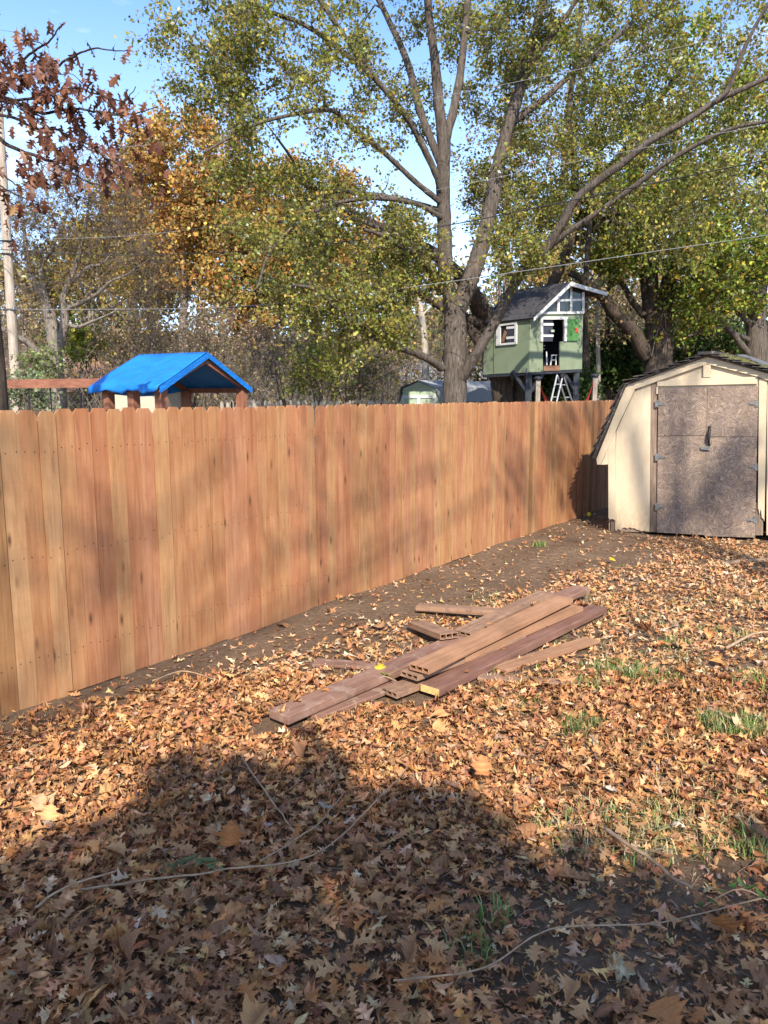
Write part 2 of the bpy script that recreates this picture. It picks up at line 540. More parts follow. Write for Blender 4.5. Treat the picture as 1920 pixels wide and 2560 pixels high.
MAT['old_picket'] = wood('old_grey_picket', (0.20, 0.17, 0.13), (0.33, 0.28, 0.22), (0.45, 0.39, 0.31), (12, 12, 1))
MAT['plank_red'] = wood('weathered_red_plank', (0.145, 0.070, 0.046), (0.225, 0.122, 0.084), (0.30, 0.178, 0.128), (1.2, 16, 16), stain=(0.34, 0.24, 0.18))
MAT['plank_plum'] = wood('plum_plank', (0.13, 0.060, 0.040), (0.195, 0.098, 0.068), (0.26, 0.142, 0.102), (1.2, 16, 16))
MAT['composite'] = wood('tan_composite', (0.26, 0.128, 0.068), (0.35, 0.185, 0.10), (0.44, 0.245, 0.14), (0.7, 20, 20))
MAT['composite_old'] = wood('greyed_composite', (0.19, 0.108, 0.066), (0.29, 0.170, 0.105), (0.38, 0.235, 0.15), (0.7, 18, 18), stain=(0.14, 0.085, 0.06))
MAT['cut_end'] = plain('sawn_end', (0.66, 0.43, 0.16), 0.8, 0.15, 40)

def ground_mat():
    t = NT('soil')
    v = t.coord('Object')
    n = t.noise(v, 1.4, 8, 0.65, 0.3)
    n2 = t.noise(v, 26, 8, 0.72)
    n3 = t.noise(v, 120, 4, 0.7)
    c = t.ramp(n, [(0.3, (0.150, 0.094, 0.056)), (0.55, (0.218, 0.143, 0.090)), (0.75, (0.285, 0.195, 0.126))])
    c = t.mix(0.75, c, t.ramp(n2, [(0.3, g(0.5)), (0.6, g(1.05)), (0.78, g(1.5))]), 'MULTIPLY')
    c = t.mix(t.ramp(n3, [(0.66, g(0)), (0.72, g(0.5))]), c, (0.36, 0.26, 0.17))
    n4 = t.noise(v, 7, 6, 0.65)
    h = t.mix(0.35, t.mix(0.4, n2, n3), n4)
    t.bump(h, 1.0, 0.06)
    return t.done(c, 0.95, 0.1)
MAT['soil'] = ground_mat()

# ------------------------------------------------------------------ ground
def gz(x, y):
    return 0.018 * np.sin(x * 1.3 + 0.4) * np.cos(y * 1.1) + 0.012 * np.sin(x * 3.1 + y * 2.3)
xs = np.concatenate([np.linspace(-220, -10, 14)[:-1], np.linspace(-10, 12, 90), np.linspace(12, 220, 14)[1:]])
ys = np.concatenate([np.linspace(-120, -6, 10)[:-1], np.linspace(-6, 16, 90), np.linspace(16, 320, 16)[1:]])
GX, GY = np.meshgrid(xs, ys, indexing='ij')
near = np.exp(-((np.maximum(0, np.hypot(GX, GY - 5) - 10)) / 4) ** 2)
GZ = gz(GX, GY) * near
nx, ny = GX.shape
ii, jj = np.meshgrid(np.arange(nx - 1), np.arange(ny - 1), indexing='ij')
GF = np.stack([ii * ny + jj, (ii + 1) * ny + jj, (ii + 1) * ny + jj + 1, ii * ny + jj + 1], -1).reshape(-1, 4)
kind(put('ground', np.stack([GX, GY, GZ], -1).reshape(-1, 3), GF, MAT['soil'], smooth=True), 'structure')

# ------------------------------------------------------------------ cedar fence: pickets, rails, posts
FA, FB = gnd(0, 1790), gnd(1516, 1267)
FD = unit(FB - FA)
FN = np.array([FD[1], -FD[0], 0])       # faces the camera's yard
FH = 1.822
fence = thing('cedar_fence', 'long new cedar privacy fence of dog-eared pickets running back to the cream shed', 'fence', FA - FD * 2.2)
def picket_mesh(h, ear, seed):
    r = np.random.default_rng(seed)
    w, t = 0.5, 0.008
    a, b = ear * (0.9 + 0.3 * r.random()), ear * (0.9 + 0.3 * r.random())
    prof = [(-w, 0), (w, 0), (w, h - 0.032), (w - b / 0.124, h), (-w + a / 0.124, h), (-w, h - 0.032)]
    V = [(x, -t, z) for x, z in prof] + [(x, t, z) for x, z in prof]
    k = len(prof)
    F = [tuple(range(k)), tuple(range(2 * k - 1, k - 1, -1))] + [(i, (i + 1) % k + 0, (i + 1) % k + k, i + k)[::-1] for i in range(k)]
    nf = len(F)
    for z_ in (0.28, 0.93, 1.58):
        for x_ in (-0.27 + r.normal(0, 0.03), 0.27 + r.normal(0, 0.03)):
            o_ = len(V); zc = z_ + r.normal(0, 0.012)
            V += [(x_ + 0.036 * math.cos(a_), -t - 0.0012, zc + 0.0045 * math.sin(a_)) for a_ in np.arange(6) * math.pi / 3]
            F.append(tuple(range(o_, o_ + 6)))
    me = bpy.data.meshes.new('picket')
    me.from_pydata(V, [], F)
    me.update()
    me.materials.append(MAT['cedar']); me.materials.append(MAT['iron'])
    for p_ in me.polygons[nf:]:
        p_.material_index = 1
    return me
pmeshes = [picket_mesh(FH, 0.024, i) for i in range(6)]
s, i = 0.0, 0
ang = math.atan2(FD[1], FD[0])
while s < 16.5:
    w = 0.124 + rng.normal(0, 0.006)
    w = float(np.clip(w, 0.10, 0.138))
    o = link(bpy.data.objects.new('picket', pmeshes[i % 6]), fence)
    off = rng.normal(0, 0.0040)
    p = FD * (s + w / 2) + FN * off
    o.location = (p[0], p[1], -0.012 + rng.normal(0, 0.004))
    o.rotation_euler = (rng.normal(0, 0.002), rng.normal(0, 0.0018), ang + rng.normal(0, 0.013))
    o.scale = (w - 0.0020, 1, 1)
    s += w
    i += 1
for z in (0.28, 0.93, 1.58):
    MB().beam(FA - FD * 2.2 - FN * 0.03 + np.array([0, 0, z]), FA + FD * 14.2 - FN * 0.03 + np.array([0, 0, z]), 0.038, 0.085).build('rail', MAT['cedar'], fence)
for q in np.arange(-2.0, 14.3, 2.4):
    p = FA + FD * q - FN * 0.10
    MB().box((p[0] - 0.045, p[1] - 0.045, 0), (p[0] + 0.045, p[1] + 0.045, 1.74)).build('post', MAT['grey_post'], fence)

# ------------------------------------------------------------------ cream shed
S5 = crop(1440, 840, 480)
sh0 = gnd(1523, 1326)
th = R(26)
SHU = np.array([math.cos(th), -math.sin(th), 0])        # along the front, to the right and nearer
SHN = np.array([-math.sin(th), -math.cos(th), 0])       # outward normal of the front
SHB = np.array([math.sin(R(35)), math.cos(R(35)), 0])   # towards the back, along the fence
shed = thing('garden_shed', 'cream wooden barn-roofed shed with weathered strand-board double doors', 'shed', sh0)
def SP(pts):
    return [onp(*S5(x, y), sh0, SHN) for x, y in pts]
def sface(name, pts, mat, off=0.0, thick=0.02, parent=None, bevel=0.0):
    return MB().slab(SP(pts), SHN, thick, off).build(name, mat, parent or shed, bevel)
# walls (front), with a ragged rotten foot on the left panel
rag = [(337, 1675)] + [(345 + 20 * k, 1672 + [12, -4, 8, -14, -18, -6, -20, -8, -12, 2, 6, 14, 10, 16][k]) for k in range(14)] + [(636, 1690)]
sface('wall_panel', rag + [(650, 400), (512, 468), (440, 622), (350, 818), (344, 1000)], MAT['cream'])
sface('wall_panel', [(705, 300), (1135, 170), (1580, 300), (1585, 440), (705, 452)], MAT['cream'])
sface('wall_panel', [(1645, 1720), (2000, 1760), (1990, 820), (1850, 440), (1655, 340)], MAT['cream'])
sface('wall_panel', [(300, 1690), (645, 1700), (645, 1640), (300, 1590)], MAT['bare_wood'], -0.022, 0.02)
# body behind the front
front_outline = [(290, 1690), (290, 1000), (450, 440), (1135, 190), (1825, 380), (1990, 960), (2000, 1760)]
body = SP(front_outline)
def shed_side(a, b, name):
    MB().slab([a - SHN * 0.05, b - SHN * 0.05, b + SHB * 2.6, a + SHB * 2.6], np.cross(SHB, (b - a)), 0.02).build(name, MAT['cream'], shed)
shed_side(body[0], body[1], 'side_wall')
shed_side(body[5], body[6], 'side_wall')
MB().slab([p + SHB * 2.58 for p in body], SHN, 0.02).build('back_wall', MAT['cream'], shed)
# corner trim, rake boards, header, vent block
sface('corner_trim', [(281, 960), (345, 815), (337, 1590), (318, 1578), (300, 1584), (283, 1572)], MAT['cream'], 0.022, 0.022)
sface('rake_board', [(188, 1108), (280, 1110), (218, 1105), (505, 460), (440, 425), (182, 1060)], MAT['cream'], 0.045, 0.022)
sface('rake_fill', [(219, 1107), (281, 1107), (281, 960)], MAT['cream'], 0.015, 0.02)
sface('rake_board', [(218, 1105), (281, 962), (346, 818), (512, 466), (470, 415), (440, 425)], MAT['cream'], 0.043, 0.02)
sface('rake_board', [(440, 425), (1135, 182), (1135, 242), (705, 392), (505, 462)], MAT['cream'], 0.046, 0.022)
sface('rake_board', [(1135, 182), (1830, 372), (1760, 420), (1570, 352), (1136, 242)], MAT['cream'], 0.046, 0.022)
sface('rake_board', [(1830, 372), (2080, 1085), (2030, 1095), (1760, 420)], MAT['cream'], 0.044, 0.022)
sface('header_board', [(704, 394), (1102, 362), (1164, 360), (1568, 352), (1568, 412), (704, 434)], MAT['cream'], 0.030, 0.028)
sface('vent_block', [(1102, 246), (1166, 248), (1166, 357), (1102, 357)], MAT['cream'], 0.040, 0.03)
sface('gap_shade_sheet', [(300, 1600), (300, 1000), (460, 470), (1135, 215), (1800, 420), (1950, 960), (1980, 1700), (1640, 1700), (1640, 1600)], MAT['shade_black'], -0.034, 0.01)  # black sheet so the gaps between trim and panels read as shaded
# door frame
sface('door_stud', [(650, 398), (704, 392), (700, 1696), (640, 1690)], MAT['bare_wood'], 0.008, 0.03)
sface('door_jamb', [(696, 440), (712, 438), (712, 500), (696, 500)], MAT['cream'], 0.026, 0.02)
sface('door_trim', [(1582, 365), (1652, 378), (1628, 1600), (1618, 1575), (1606, 1570), (1598, 1490), (1584, 1540), (1578, 1490), (1572, 1500)], MAT['cream'], 0.020, 0.024)
sface('door_stud', [(1556, 1440), (1622, 1440), (1615, 1722), (1550, 1722)], MAT['bare_wood'], -0.004, 0.03)
sface('doorway', [(700, 430), (1590, 410), (1590, 1720), (690, 1690)], MAT['shade_black'], -0.03, 0.01)  # black sheet painting the shade seen through the door gaps
def door(name, quads, seamy):
    d = bpy.data.objects.new(name, None)
    link(d, shed)
    for q in quads:
        # object with its own axes so the strands lie in the door's plane
        P = SP(q)
        c = sum(P) / len(P)
        me = bpy.data.meshes.new('door_panel')
        loc = []
        for off in (0.034, 0.012):
            for p in P:
                e = p - c
                loc.append((float(np.dot(e, SHU)), -off, float(e[2])))
        k = len(P)
        F = [tuple(range(k)), tuple(range(2 * k - 1, k - 1, -1))] + [(a, a + k, (a + 1) % k + k, (a + 1) % k) for a in range(k)]
        me.from_pydata(loc, [], F)
        me.update()
        me.materials.append(MAT['osb'])
        o = link(bpy.data.objects.new('door_panel', me), d)
        cc = c - wloc(shed)
        o.location = tuple(cc)
        o.rotation_euler = (0, 0, math.atan2(SHU[1], SHU[0]))
    return d
dl = door('door', [[(716, 448), (1130, 442), (1122, 857), (710, 862)], [(709, 866), (1121, 861), (1108, 1716), (701, 1694)]], 860)
dr = door('door', [[(1139, 436), (1577, 430), (1567, 868), (1131, 868)], [(1130, 872), (1566, 872), (1548, 1738), (1113, 1726)]], 868)
sface('door_edge_strip', [(1124, 440), (1136, 440), (1114, 1716), (1105, 1716)], MAT['bare_wood'], 0.0325, 0.018, dl)
def hinge(x0, x1, y, d, flip):
    t = 30
    if not flip:
        pts = [(x0, y - t), (x0 + 26, y - t), (x0 + 26, y - 14), (x1, y - 6), (x1, y + 8), (x0 + 26, y + 14), (x0 + 26, y + t), (x0, y + t)]
    else:
        pts = [(x1, y - t), (x1, y + t), (x1 - 26, y + t), (x1 - 26, y + 14), (x0, y + 8), (x0, y - 6), (x1 - 26, y - 14), (x1 - 26, y - t)]
    o = sface('hinge', pts, MAT['steel'], 0.046, 0.010, d)
for y in (585, 1045, 1470):
    hinge(686, 775, y, dl, False)
for y, x0 in ((582, 1500), (1130, 1488), (1585, 1480)):
    hinge(x0, 1576 - (y - 580) * 0.012, y, dr, True)
hp = [SP([(1157, 782)])[0] + SHN * 0.04, SP([(1158, 800)])[0] + SHN * 0.055, SP([(1152, 850)])[0] + SHN * 0.085, SP([(1150, 890)])[0] + SHN * 0.085, SP([(1152, 925)])[0] + SHN * 0.055, SP([(1153, 940)])[0] + SHN * 0.04]
MB().tube(smooth_line(hp, 14), [0.022, 0.02, 0.014, 0.016, 0.018, 0.018, 0.018, 0.018, 0.017, 0.015, 0.013, 0.012, 0.016, 0.02], 8).build('handle', MAT['iron'], dr, smooth=True)
sface('slide_bolt', [(1080, 955), (1160, 950), (1160, 985), (1080, 978)], MAT['steel'], 0.062, 0.03, dr)
# roof: five-sided barn profile of decking, then layered ragged shingles
RO = [(152, 1045), (432, 408), (1135, 160), (1838, 352), (2100, 1070)]
roof = bpy.data.objects.new('roof', None)
link(roof, shed)
def roof_pts(off):
    return [p + SHN * 0.10 + np.array([0, 0, off]) for p in SP(RO)]
rp = roof_pts(0.0)
for k in range(4):
    a, b = rp[k], rp[k + 1]
    nrm = unit(np.cross(b - a, SHB))
    if nrm[2] < 0:
        nrm = -nrm
    MB().slab([a, b, b + SHB * 2.75, a + SHB * 2.75], nrm, 0.02, 0.0).build('roof_deck', MAT['shingle'], roof)
    LEN = np.linalg.norm(b - a)
    rows = max(5, int(LEN / 0.125))
    down = k in (0,)
    for r_ in range(rows):
        t0 = r_ / rows
        # course runs back from the rake; lower courses first, each overlapping the one below
        up = (b - a) if k < 2 else (a - b)
        base = a if k < 2 else b
        p0 = base + up * t0
        p1 = base + up * min(1.0, t0 + 1.45 / rows)
        q = -0.035 - 0.02 * rng.random()
        for c_ in range(6):
            u0, u1 = q, q + 0.33 + rng.normal(0, 0.03)
            lift = 0.010 + 0.012 * rng.random() + (0.012 if c_ == 0 else 0)
            jog = unit(up) * rng.normal(0, 0.012)
            P = [p0 + SHB * u0 + jog, p0 + SHB * u1 + jog, p1 + SHB * u1, p1 + SHB * u0]
            P = [P[0] + nrm * (lift + 0.012), P[1] + nrm * (lift + 0.008), P[2] + nrm * 0.003, P[3] + nrm * 0.003]
            MB().slab(P, nrm, 0.010, 0.004).build('shingle', MAT['shingle'], roof)
            q = u1 + 0.006
    if k == 2:
        V, F = [], []
        m = MB()
        for _ in range(46):
            uu, vv = rng.uniform(0.08, 0.62), rng.uniform(0.05, 1.5)
            c = a + (b - a) * uu + SHB * vv + nrm * 0.022
            rr = rng.uniform(0.04, 0.11)
            ring = [c + unit(b - a) * rr * math.cos(q_) * rng.uniform(0.7, 1.2) + SHB * rr * math.sin(q_) * rng.uniform(0.7, 1.2) for q_ in np.arange(8) * math.pi / 4]
            m.add(ring + [c + nrm * rng.uniform(0.02, 0.04)], [(i_, (i_ + 1) % 8, 8) for i_ in range(8)])
        m.build('moss', MAT['moss'], roof, smooth=True)
pk = rp[2]
MB().beam(pk + SHB * 0.0 + np.array([0, 0, 0.02]), pk + SHB * 2.75 + np.array([0, 0, 0.02]), 0.22, 0.03).build('ridge_cap', MAT['shingle'], roof)
st0, st1 = at(1852, 884, 12.6), at(1935, 912, 11.4)
tag(MB().beam(st0 - np.array([0, 0, 0.02]), st1 - np.array([0, 0, 0.03]), 0.14, 0.012).build('metal_strip', MAT['steel']), 'bent grey metal strip lying on top of the cream shed roof', 'metal strip')

# ------------------------------------------------------------------ tree house
C3 = crop(960, 640, 580)
def T3(x, y, Y):
    return at(*C3(x, y), Y)
tc0, tc1, tcl = T3(1040, 640, 22.6), T3(1420, 640, 23.3), T3(695, 640, 24.2)
nF = unit(np.cross(tc1 - tc0, (0, 0, 1)) * np.array([1, 1, 0]))
nL = unit(np.cross(tc0 - tcl, (0, 0, 1)) * np.array([1, 1, 0]))
tbase = np.array([tc0[0], tc0[1], 0])
th_ = thing('tree_house', 'sage green tree house on charcoal posts with white window frames and grey pitched roof', 'tree house', tbase)
def fr(pts):
    return [onp(*C3(x, y), tc0, nF) for x, y in pts]
def lf(pts):
    return [onp(*C3(x, y), tcl, nL) for x, y in pts]
def tf(name, pts, mat, off=0.0, thick=0.04, side=False, parent=None):
    P, n = (lf(pts), nL) if side else (fr(pts), nF)
    return MB().slab(P, n, thick, off).build(name, MAT[mat], parent or th_)
# front wall in sheets round the openings
tf('wall_panel', [(1043, 450), (1120, 405), (1120, 608), (1136, 608), (1136, 826), (1043, 832)], 'sage')
tf('wall_panel', [(1120, 405), (1425, 405), (1423, 450), (1120, 450)], 'sage', -0.003)
tf('wall_panel', [(1284, 450), (1423, 450), (1416, 808), (1256, 816), (1256, 612), (1284, 612)], 'sage')
tf('floor_sill', [(1138, 786), (1254, 783), (1254, 820), (1138, 822)], 'brown_board', 0.03, 0.14)
# left wall in two sheets with a slit between them
tf('wall_panel', [(792, 470), (1038, 452), (1038, 832), (786, 843), (783, 690)], 'sage', 0.0, 0.04, True)
tf('wall_panel', [(688, 490), (760, 478), (772, 560), (775, 680), (779, 843), (706, 849)], 'sage', -0.03, 0.04, True)
# floor, back and far sides close the room; walls coloured dark to stand for its shade
flo = fr([(1043, 815), (1416, 795)]) + lf([(706, 838)])
q3 = flo[1] + (flo[2] - flo[0])
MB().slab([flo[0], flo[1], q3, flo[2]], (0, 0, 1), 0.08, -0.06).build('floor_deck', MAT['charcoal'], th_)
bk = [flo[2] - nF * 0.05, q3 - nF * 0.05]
MB().slab([bk[0], bk[1], bk[1] + np.array([0, 0, 2.0]), bk[0] + np.array([0, 0, 2.0])], -nF, 0.04).build('back_wall', MAT['navy_board_room_shade'], th_)
MB().slab([flo[1] - nF * 0.06, q3, q3 + np.array([0, 0, 2.0]), flo[1] - nF * 0.06 + np.array([0, 0, 2.0])], -nL, 0.04).build('side_wall', MAT['navy_board_room_shade'], th_)
# hatch window above the doorway
win = bpy.data.objects.new('hatch_window', None); link(win, th_)
for pts in ([(1112, 434), (1312, 434), (1310, 455), (1114, 455)], [(1114, 455), (1131, 455), (1131, 612), (1115, 612)], [(1284, 455), (1306, 455), (1300, 610), (1284, 610)]):
    tf('frame', pts, 'white', 0.05, 0.06, False, win)
tf('board', [(1131, 456), (1210, 456), (1210, 610), (1131, 610)], 'navy_board_room_shade', -0.02, 0.02, False, win)
for y in (481, 562):
    tf('bar', [(1131, y), (1211, y), (1211, y + 17), (1131, y + 17)], 'white', 0.012, 0.02, False, win)
sh_ = tf('shutter', [(1304, 452), (1385, 452), (1382, 608), (1301, 606)], 'bright_green', 0.055, 0.04)
tf('latch', [(1358, 515), (1376, 515), (1376, 548), (1358, 548)], 'red_strap', 0.075, 0.02, False, sh_)
tf('latch_block', [(1190, 528), (1213, 528), (1213, 545), (1190, 545)], 'sage_far', 0.04, 0.03, False, win)
# side window
sw = bpy.data.objects.new('side_window', None); link(sw, th_)
for pts in ([(810, 492), (955, 470), (955, 486), (826, 503)], [(810, 492), (838, 497), (838, 632), (808, 642)], [(941, 484), (956, 482), (953, 628), (941, 628)], [(808, 642), (838, 626), (953, 616), (953, 630)]):
    tf('frame', pts, 'white', 0.05, 0.05, True, sw)
tf('pane', [(836, 495), (943, 484), (943, 622), (836, 630)], 'shade_black', 0.006, 0.01, True, sw)  # black sheet, not glass: paints the unlit room behind the frame
tf('board', [(880, 500), (942, 492), (942, 618), (880, 624)], 'navy_board_room_shade', 0.02, 0.012, True, sw)
for y in (508, 580):
    tf('bar', [(880, y - 2), (943, y - 8), (943, y + 10), (880, y + 16)], 'white', 0.034, 0.012, True, sw)
tf('plank', [(866, 530), (882, 545), (862, 618), (842, 612)], 'brown_board', 0.03, 0.012, True, sw)
# gable glazing
gab = bpy.data.objects.new('gable_window', None); link(gab, th_)
tf('bottom_rail', [(1088, 402), (1424, 396), (1424, 414), (1080, 418)], 'white', 0.05, 0.06, False, gab)
for x0, x1, yt in ((1134, 1150, 355), (1234, 1250, 258), (1326, 1340, 222), (1412, 1428, 262)):
    tf('mullion', [(x0, yt), (x1, yt - 6), (x1, 400), (x0, 400)], 'white', 0.045, 0.05, False, gab)
tf('rail', [(1190, 312), (1412, 306), (1412, 322), (1176, 328)], 'white', 0.040, 0.045, False, gab)
for P in ([(1152, 332), (1232, 328), (1232, 400), (1152, 400)], [(1250, 325), (1326, 324), (1326, 400), (1250, 400)], [(1340, 322), (1412, 322), (1412, 398), (1340, 398)], [(1250, 250), (1326, 225), (1326, 310), (1250, 310)], [(1340, 222), (1412, 250), (1412, 308), (1340, 308)], [(1096, 402), (1134, 366), (1134, 402)], [(1196, 310), (1234, 270), (1234, 310)]):
    tf('pane', P, 'glass', 0.005, 0.006, False, gab)
# roof slopes and white barge boards
rf, rb = fr([(1300, 192)])[0] + nF * 0.25, None
ef = fr([(1036, 446)])[0] + nF * 0.25
er = fr([(1556, 268)])[0] + nF * 0.25
back = (tcl - tc0) * np.array([1, 1, 0])
back = unit(back) * (np.linalg.norm(back) + 0.35)
rt = bpy.data.objects.new('roof', None); link(rt, th_)
for a, b, nm in ((rf, ef, 'left'), (rf, er, 'right')):
    n_ = np.cross(b - a, back); n_ = unit(n_ if n_[2] > 0 else -n_)
    MB().slab([a, b, b + back, a + back], n_, 0.05).build('roof_slope', MAT['felt'], rt)
    MB().slab([a, b, b - np.array([0, 0, 0.10]), a - np.array([0, 0, 0.12])], nF, 0.03, 0.02).build('barge_board', MAT['white'], rt)
# posts and braces
for px_, y0 in ((1050, 828), (1392, 812)):
    top = fr([(px_, y0)])[0] - nF * 0.12
    MB().box((top[0] - 0.09, top[1] - 0.09, 0), (top[0] + 0.09, top[1] + 0.09, top[2] + 0.1)).build('post', MAT['charcoal'], th_)
    for sgn in (-1, 1):
        if px_ > 1300 and sgn > 0:
            continue
        a = top + np.array([0, 0, -0.65]); b = top + (unit(tc1 - tc0)) * sgn * 0.55 + np.array([0, 0, 0.02])
        MB().beam(a, b, 0.09, 0.10).build('brace', MAT['charcoal'], th_)
p_ = q3 - np.array([0.1, 0, 0])
MB().box((p_[0], p_[1] - 0.05, 0), (p_[0] + 0.15, p_[1] + 0.1, p_[2])).build('post', MAT['charcoal'], th_)
# pale folding chair standing inside the doorway
ch = thing('folding_chair', 'pale metal chair standing inside the dark tree house doorway', 'chair', fr([(1205, 782)])[0] - nF * 0.3)
def cpt(x, y, dd):
    return fr([(x, y)])[0] - nF * dd
for nm, a, b in (('leg', cpt(1185, 780, 0.15), cpt(1190, 690, 0.2)), ('leg', cpt(1208, 782, 0.12), cpt(1222, 706, 0.15)), ('leg', cpt(1246, 780, 0.12), cpt(1250, 705, 0.15)), ('leg', cpt(1150, 780, 0.45), cpt(1160, 690, 0.4)),
                 ('armrest', cpt(1190, 690, 0.2), cpt(1232, 676, 0.5)), ('seat_rail', cpt(1218, 708, 0.14), cpt(1256, 708, 0.14)), ('rung', cpt(1216, 742, 0.13), cpt(1250, 742, 0.13)), ('back_slat', cpt(1180, 640, 0.6), cpt(1236, 632, 0.6)), ('back_slat', cpt(1176, 665, 0.6), cpt(1232, 657, 0.6))):
    MB().beam(a, b, 0.03, 0.03).build(nm, MAT['white'], ch)

# ladder, lantern posts and hammock straps below the tree house
C9 = crop(1320, 900, 220)
lad = thing('step_ladder', 'grey aluminium folding ladder standing open under the tree house', 'ladder', np.array([*at(*C9(620, 760), 20.6)[:2], 0]))
def LP(x, y, Y):
    return at(*C9(x, y), Y)
def down(a, b, z=0.02):
    t = (z - a[2]) / (b[2] - a[2])
    return a + (b - a) * t
fl, fr2 = (LP(545, 285, 20.7), LP(430, 775, 20.4)), (LP(655, 285, 20.7), LP(540, 775, 20.4))
bl, br = (LP(560, 300, 20.75), LP(710, 770, 21.2)), (LP(665, 290, 20.75), LP(825, 765, 21.2))
rails = [(a, down(a, b)) for a, b in (fl, fr2, bl, br)]
for a, b in rails:
    MB().beam(a, b, 0.035, 0.06, (0, 1, 0)).build('rail', MAT['aluminium'], lad)
for k0, k1 in ((0, 1), (2, 3)):
    for t in np.linspace(0.1, 0.93, 7):
        a = rails[k0][0] * (1 - t) + rails[k0][1] * t; b = rails[k1][0] * (1 - t) + rails[k1][1] * t
        MB().beam(a, b, 0.05, 0.025).build('rung', MAT['aluminium'], lad)
MB().tube([LP(650, 290, 20.6), LP(665, 292, 20.9)], 0.05, 10).build('hinge_joint', MAT['iron'], lad)
for (x, yt, lab) in ((190, 395, 'grey wooden post with dark lantern cap beside the charcoal tree house leg'), (1265, 340, 'grey wooden post with dark lantern cap between tree house and cream shed')):
    top = LP(x, yt, 19.5)
    lp = thing('lantern_post', lab, 'post', (top[0], top[1], 0), 'posts holding the red hammock')
    MB().box((top[0] - 0.055, top[1] - 0.055, 0), (top[0] + 0.055, top[1] + 0.055, top[2])).build('shaft', MAT['grey_post'], lp)
    m = MB()
    th8 = np.arange(10) * 2 * math.pi / 10
    prev = None
    prof = [(0.075, 0.0), (0.075, 0.05), (0.11, 0.06), (0.10, 0.085), (0.05, 0.11), (0.008, 0.118)]
    V = [(top[0] + r_ * math.cos(a), top[1] + r_ * math.sin(a), top[2] + z_) for r_, z_ in prof for a in th8]
    F = [(i_ * 10 + j_, i_ * 10 + (j_ + 1) % 10, (i_ + 1) * 10 + (j_ + 1) % 10, (i_ + 1) * 10 + j_) for i_ in range(5) for j_ in range(10)] + [tuple(range(50, 60))]
    m.add(V, F).build('lantern_cap', MAT['charcoal'], lp)
hm = smooth_line([LP(235, 480, 19.45), LP(290, 640, 19.4), LP(370, 775, 19.3), LP(560, 980, 19.2), LP(760, 1020, 19.2), LP(1000, 930, 19.3), LP(1130, 720, 19.4), LP(1225, 430, 19.45)], 26)
wid = np.interp(np.linspace(0, 1, 26), [0, 0.12, 0.3, 0.5, 0.7, 0.88, 1], [0.03, 0.06, 0.28, 0.4, 0.28, 0.06, 0.03])
V = np.vstack([hm + np.array([0, 1, 0]) * wid[:, None], hm - np.array([0, 1, 0]) * wid[:, None], hm + np.array([0, 0.9, -0.02]) * wid[:, None] - np.array([0, 0, 0.03]), hm - np.array([0, 0.9, 0.02]) * wid[:, None] - np.array([0, 0, 0.03])])
F = [(i_, i_ + 1, i_ + 27, i_ + 26) for i_ in range(25)] + [(52 + i_, 53 + i_, 79 + i_, 78 + i_) for i_ in range(25)]
tag(put('hammock', V, np.array(F), MAT['red_strap']), 'red hammock slung between the two lantern posts under the tree house', 'hammock')

# ------------------------------------------------------------------ play set with blue tarp roof
C7 = crop(200, 860, 440)
aR = R(30)
Lv = np.array([math.cos(aR), -math.sin(aR), 0]); Wv_ = np.array([math.sin(aR), math.cos(aR), 0])
rid1 = at(*C7(1198, 82), 11.0); 
RIDZ, EAVZ = rid1[2], 2.015
RL, WL = 1.34, 0.93
rid0 = rid1 - Lv * RL
play = thing('play_set', 'wooden play set with bright blue tarpaulin gable roof standing behind the cedar fence', 'play set', (rid1[0] - 0.5, rid1[1] + 0.3, 0))
def zz(p, z):
    return np.array([p[0], p[1], z])
e_near0, e_near1 = zz(rid0 - Wv_ * WL, EAVZ), zz(rid1 - Wv_ * WL, EAVZ)
e_far0, e_far1 = zz(rid0 + Wv_ * WL, EAVZ), zz(rid1 + Wv_ * WL, EAVZ)
def tarp_sheet(a0, a1, b0, b1, nu=22, nv=10, wob=0.03):
    """a = ridge edge, b = eave edge, plus a hanging valance"""
    P = []
    for j in range(nv + 1):
        t = j / nv
        for i_ in range(nu + 1):
            s_ = i_ / nu
            p = (a0 * (1 - s_) + a1 * s_) * (1 - t) + (b0 * (1 - s_) + b1 * s_) * t
            p = p + np.array([0, 0, wob * math.sin(s_ * 21 + t * 4) * t * 0.5 - 0.03 * math.sin(math.pi * t) * math.sin(math.pi * s_)])
            P.append(p)
    out = unit((b0 - a0) * np.array([1, 1, 0]))
    for j in (1, 2):
        for i_ in range(nu + 1):
            s_ = i_ / nu
            p = b0 * (1 - s_) + b1 * s_
            dz = 0.075 + 0.018 * math.sin(s_ * 17) + 0.012 * math.sin(s_ * 41)
            P.append(p + out * (0.02 + 0.012 * math.sin(s_ * 33)) * j / 2 - np.array([0, 0, dz * j / 2]))
    rows = nv + 3
    k = nu + 1
    F = [(j * k + i_, j * k + i_ + 1, (j + 1) * k + i_ + 1, (j + 1) * k + i_) for j in range(rows - 1) for i_ in range(nu)]
    return np.array(P), np.array(F)
tp = bpy.data.objects.new('tarp_roof', None); link(tp, play)
for nm, a0, a1, b0, b1 in (('tarp_slope', rid0, rid1, e_near0, e_near1), ('tarp_slope', rid0, rid1, e_far0, e_far1)):
    V, F = tarp_sheet(a0, a1, b0, b1)
    o = put(nm, V, F, MAT['tarp'], tp, smooth=True)
    sm = o.modifiers.new('thick', 'SOLIDIFY'); sm.thickness = 0.012; sm.offset = -1
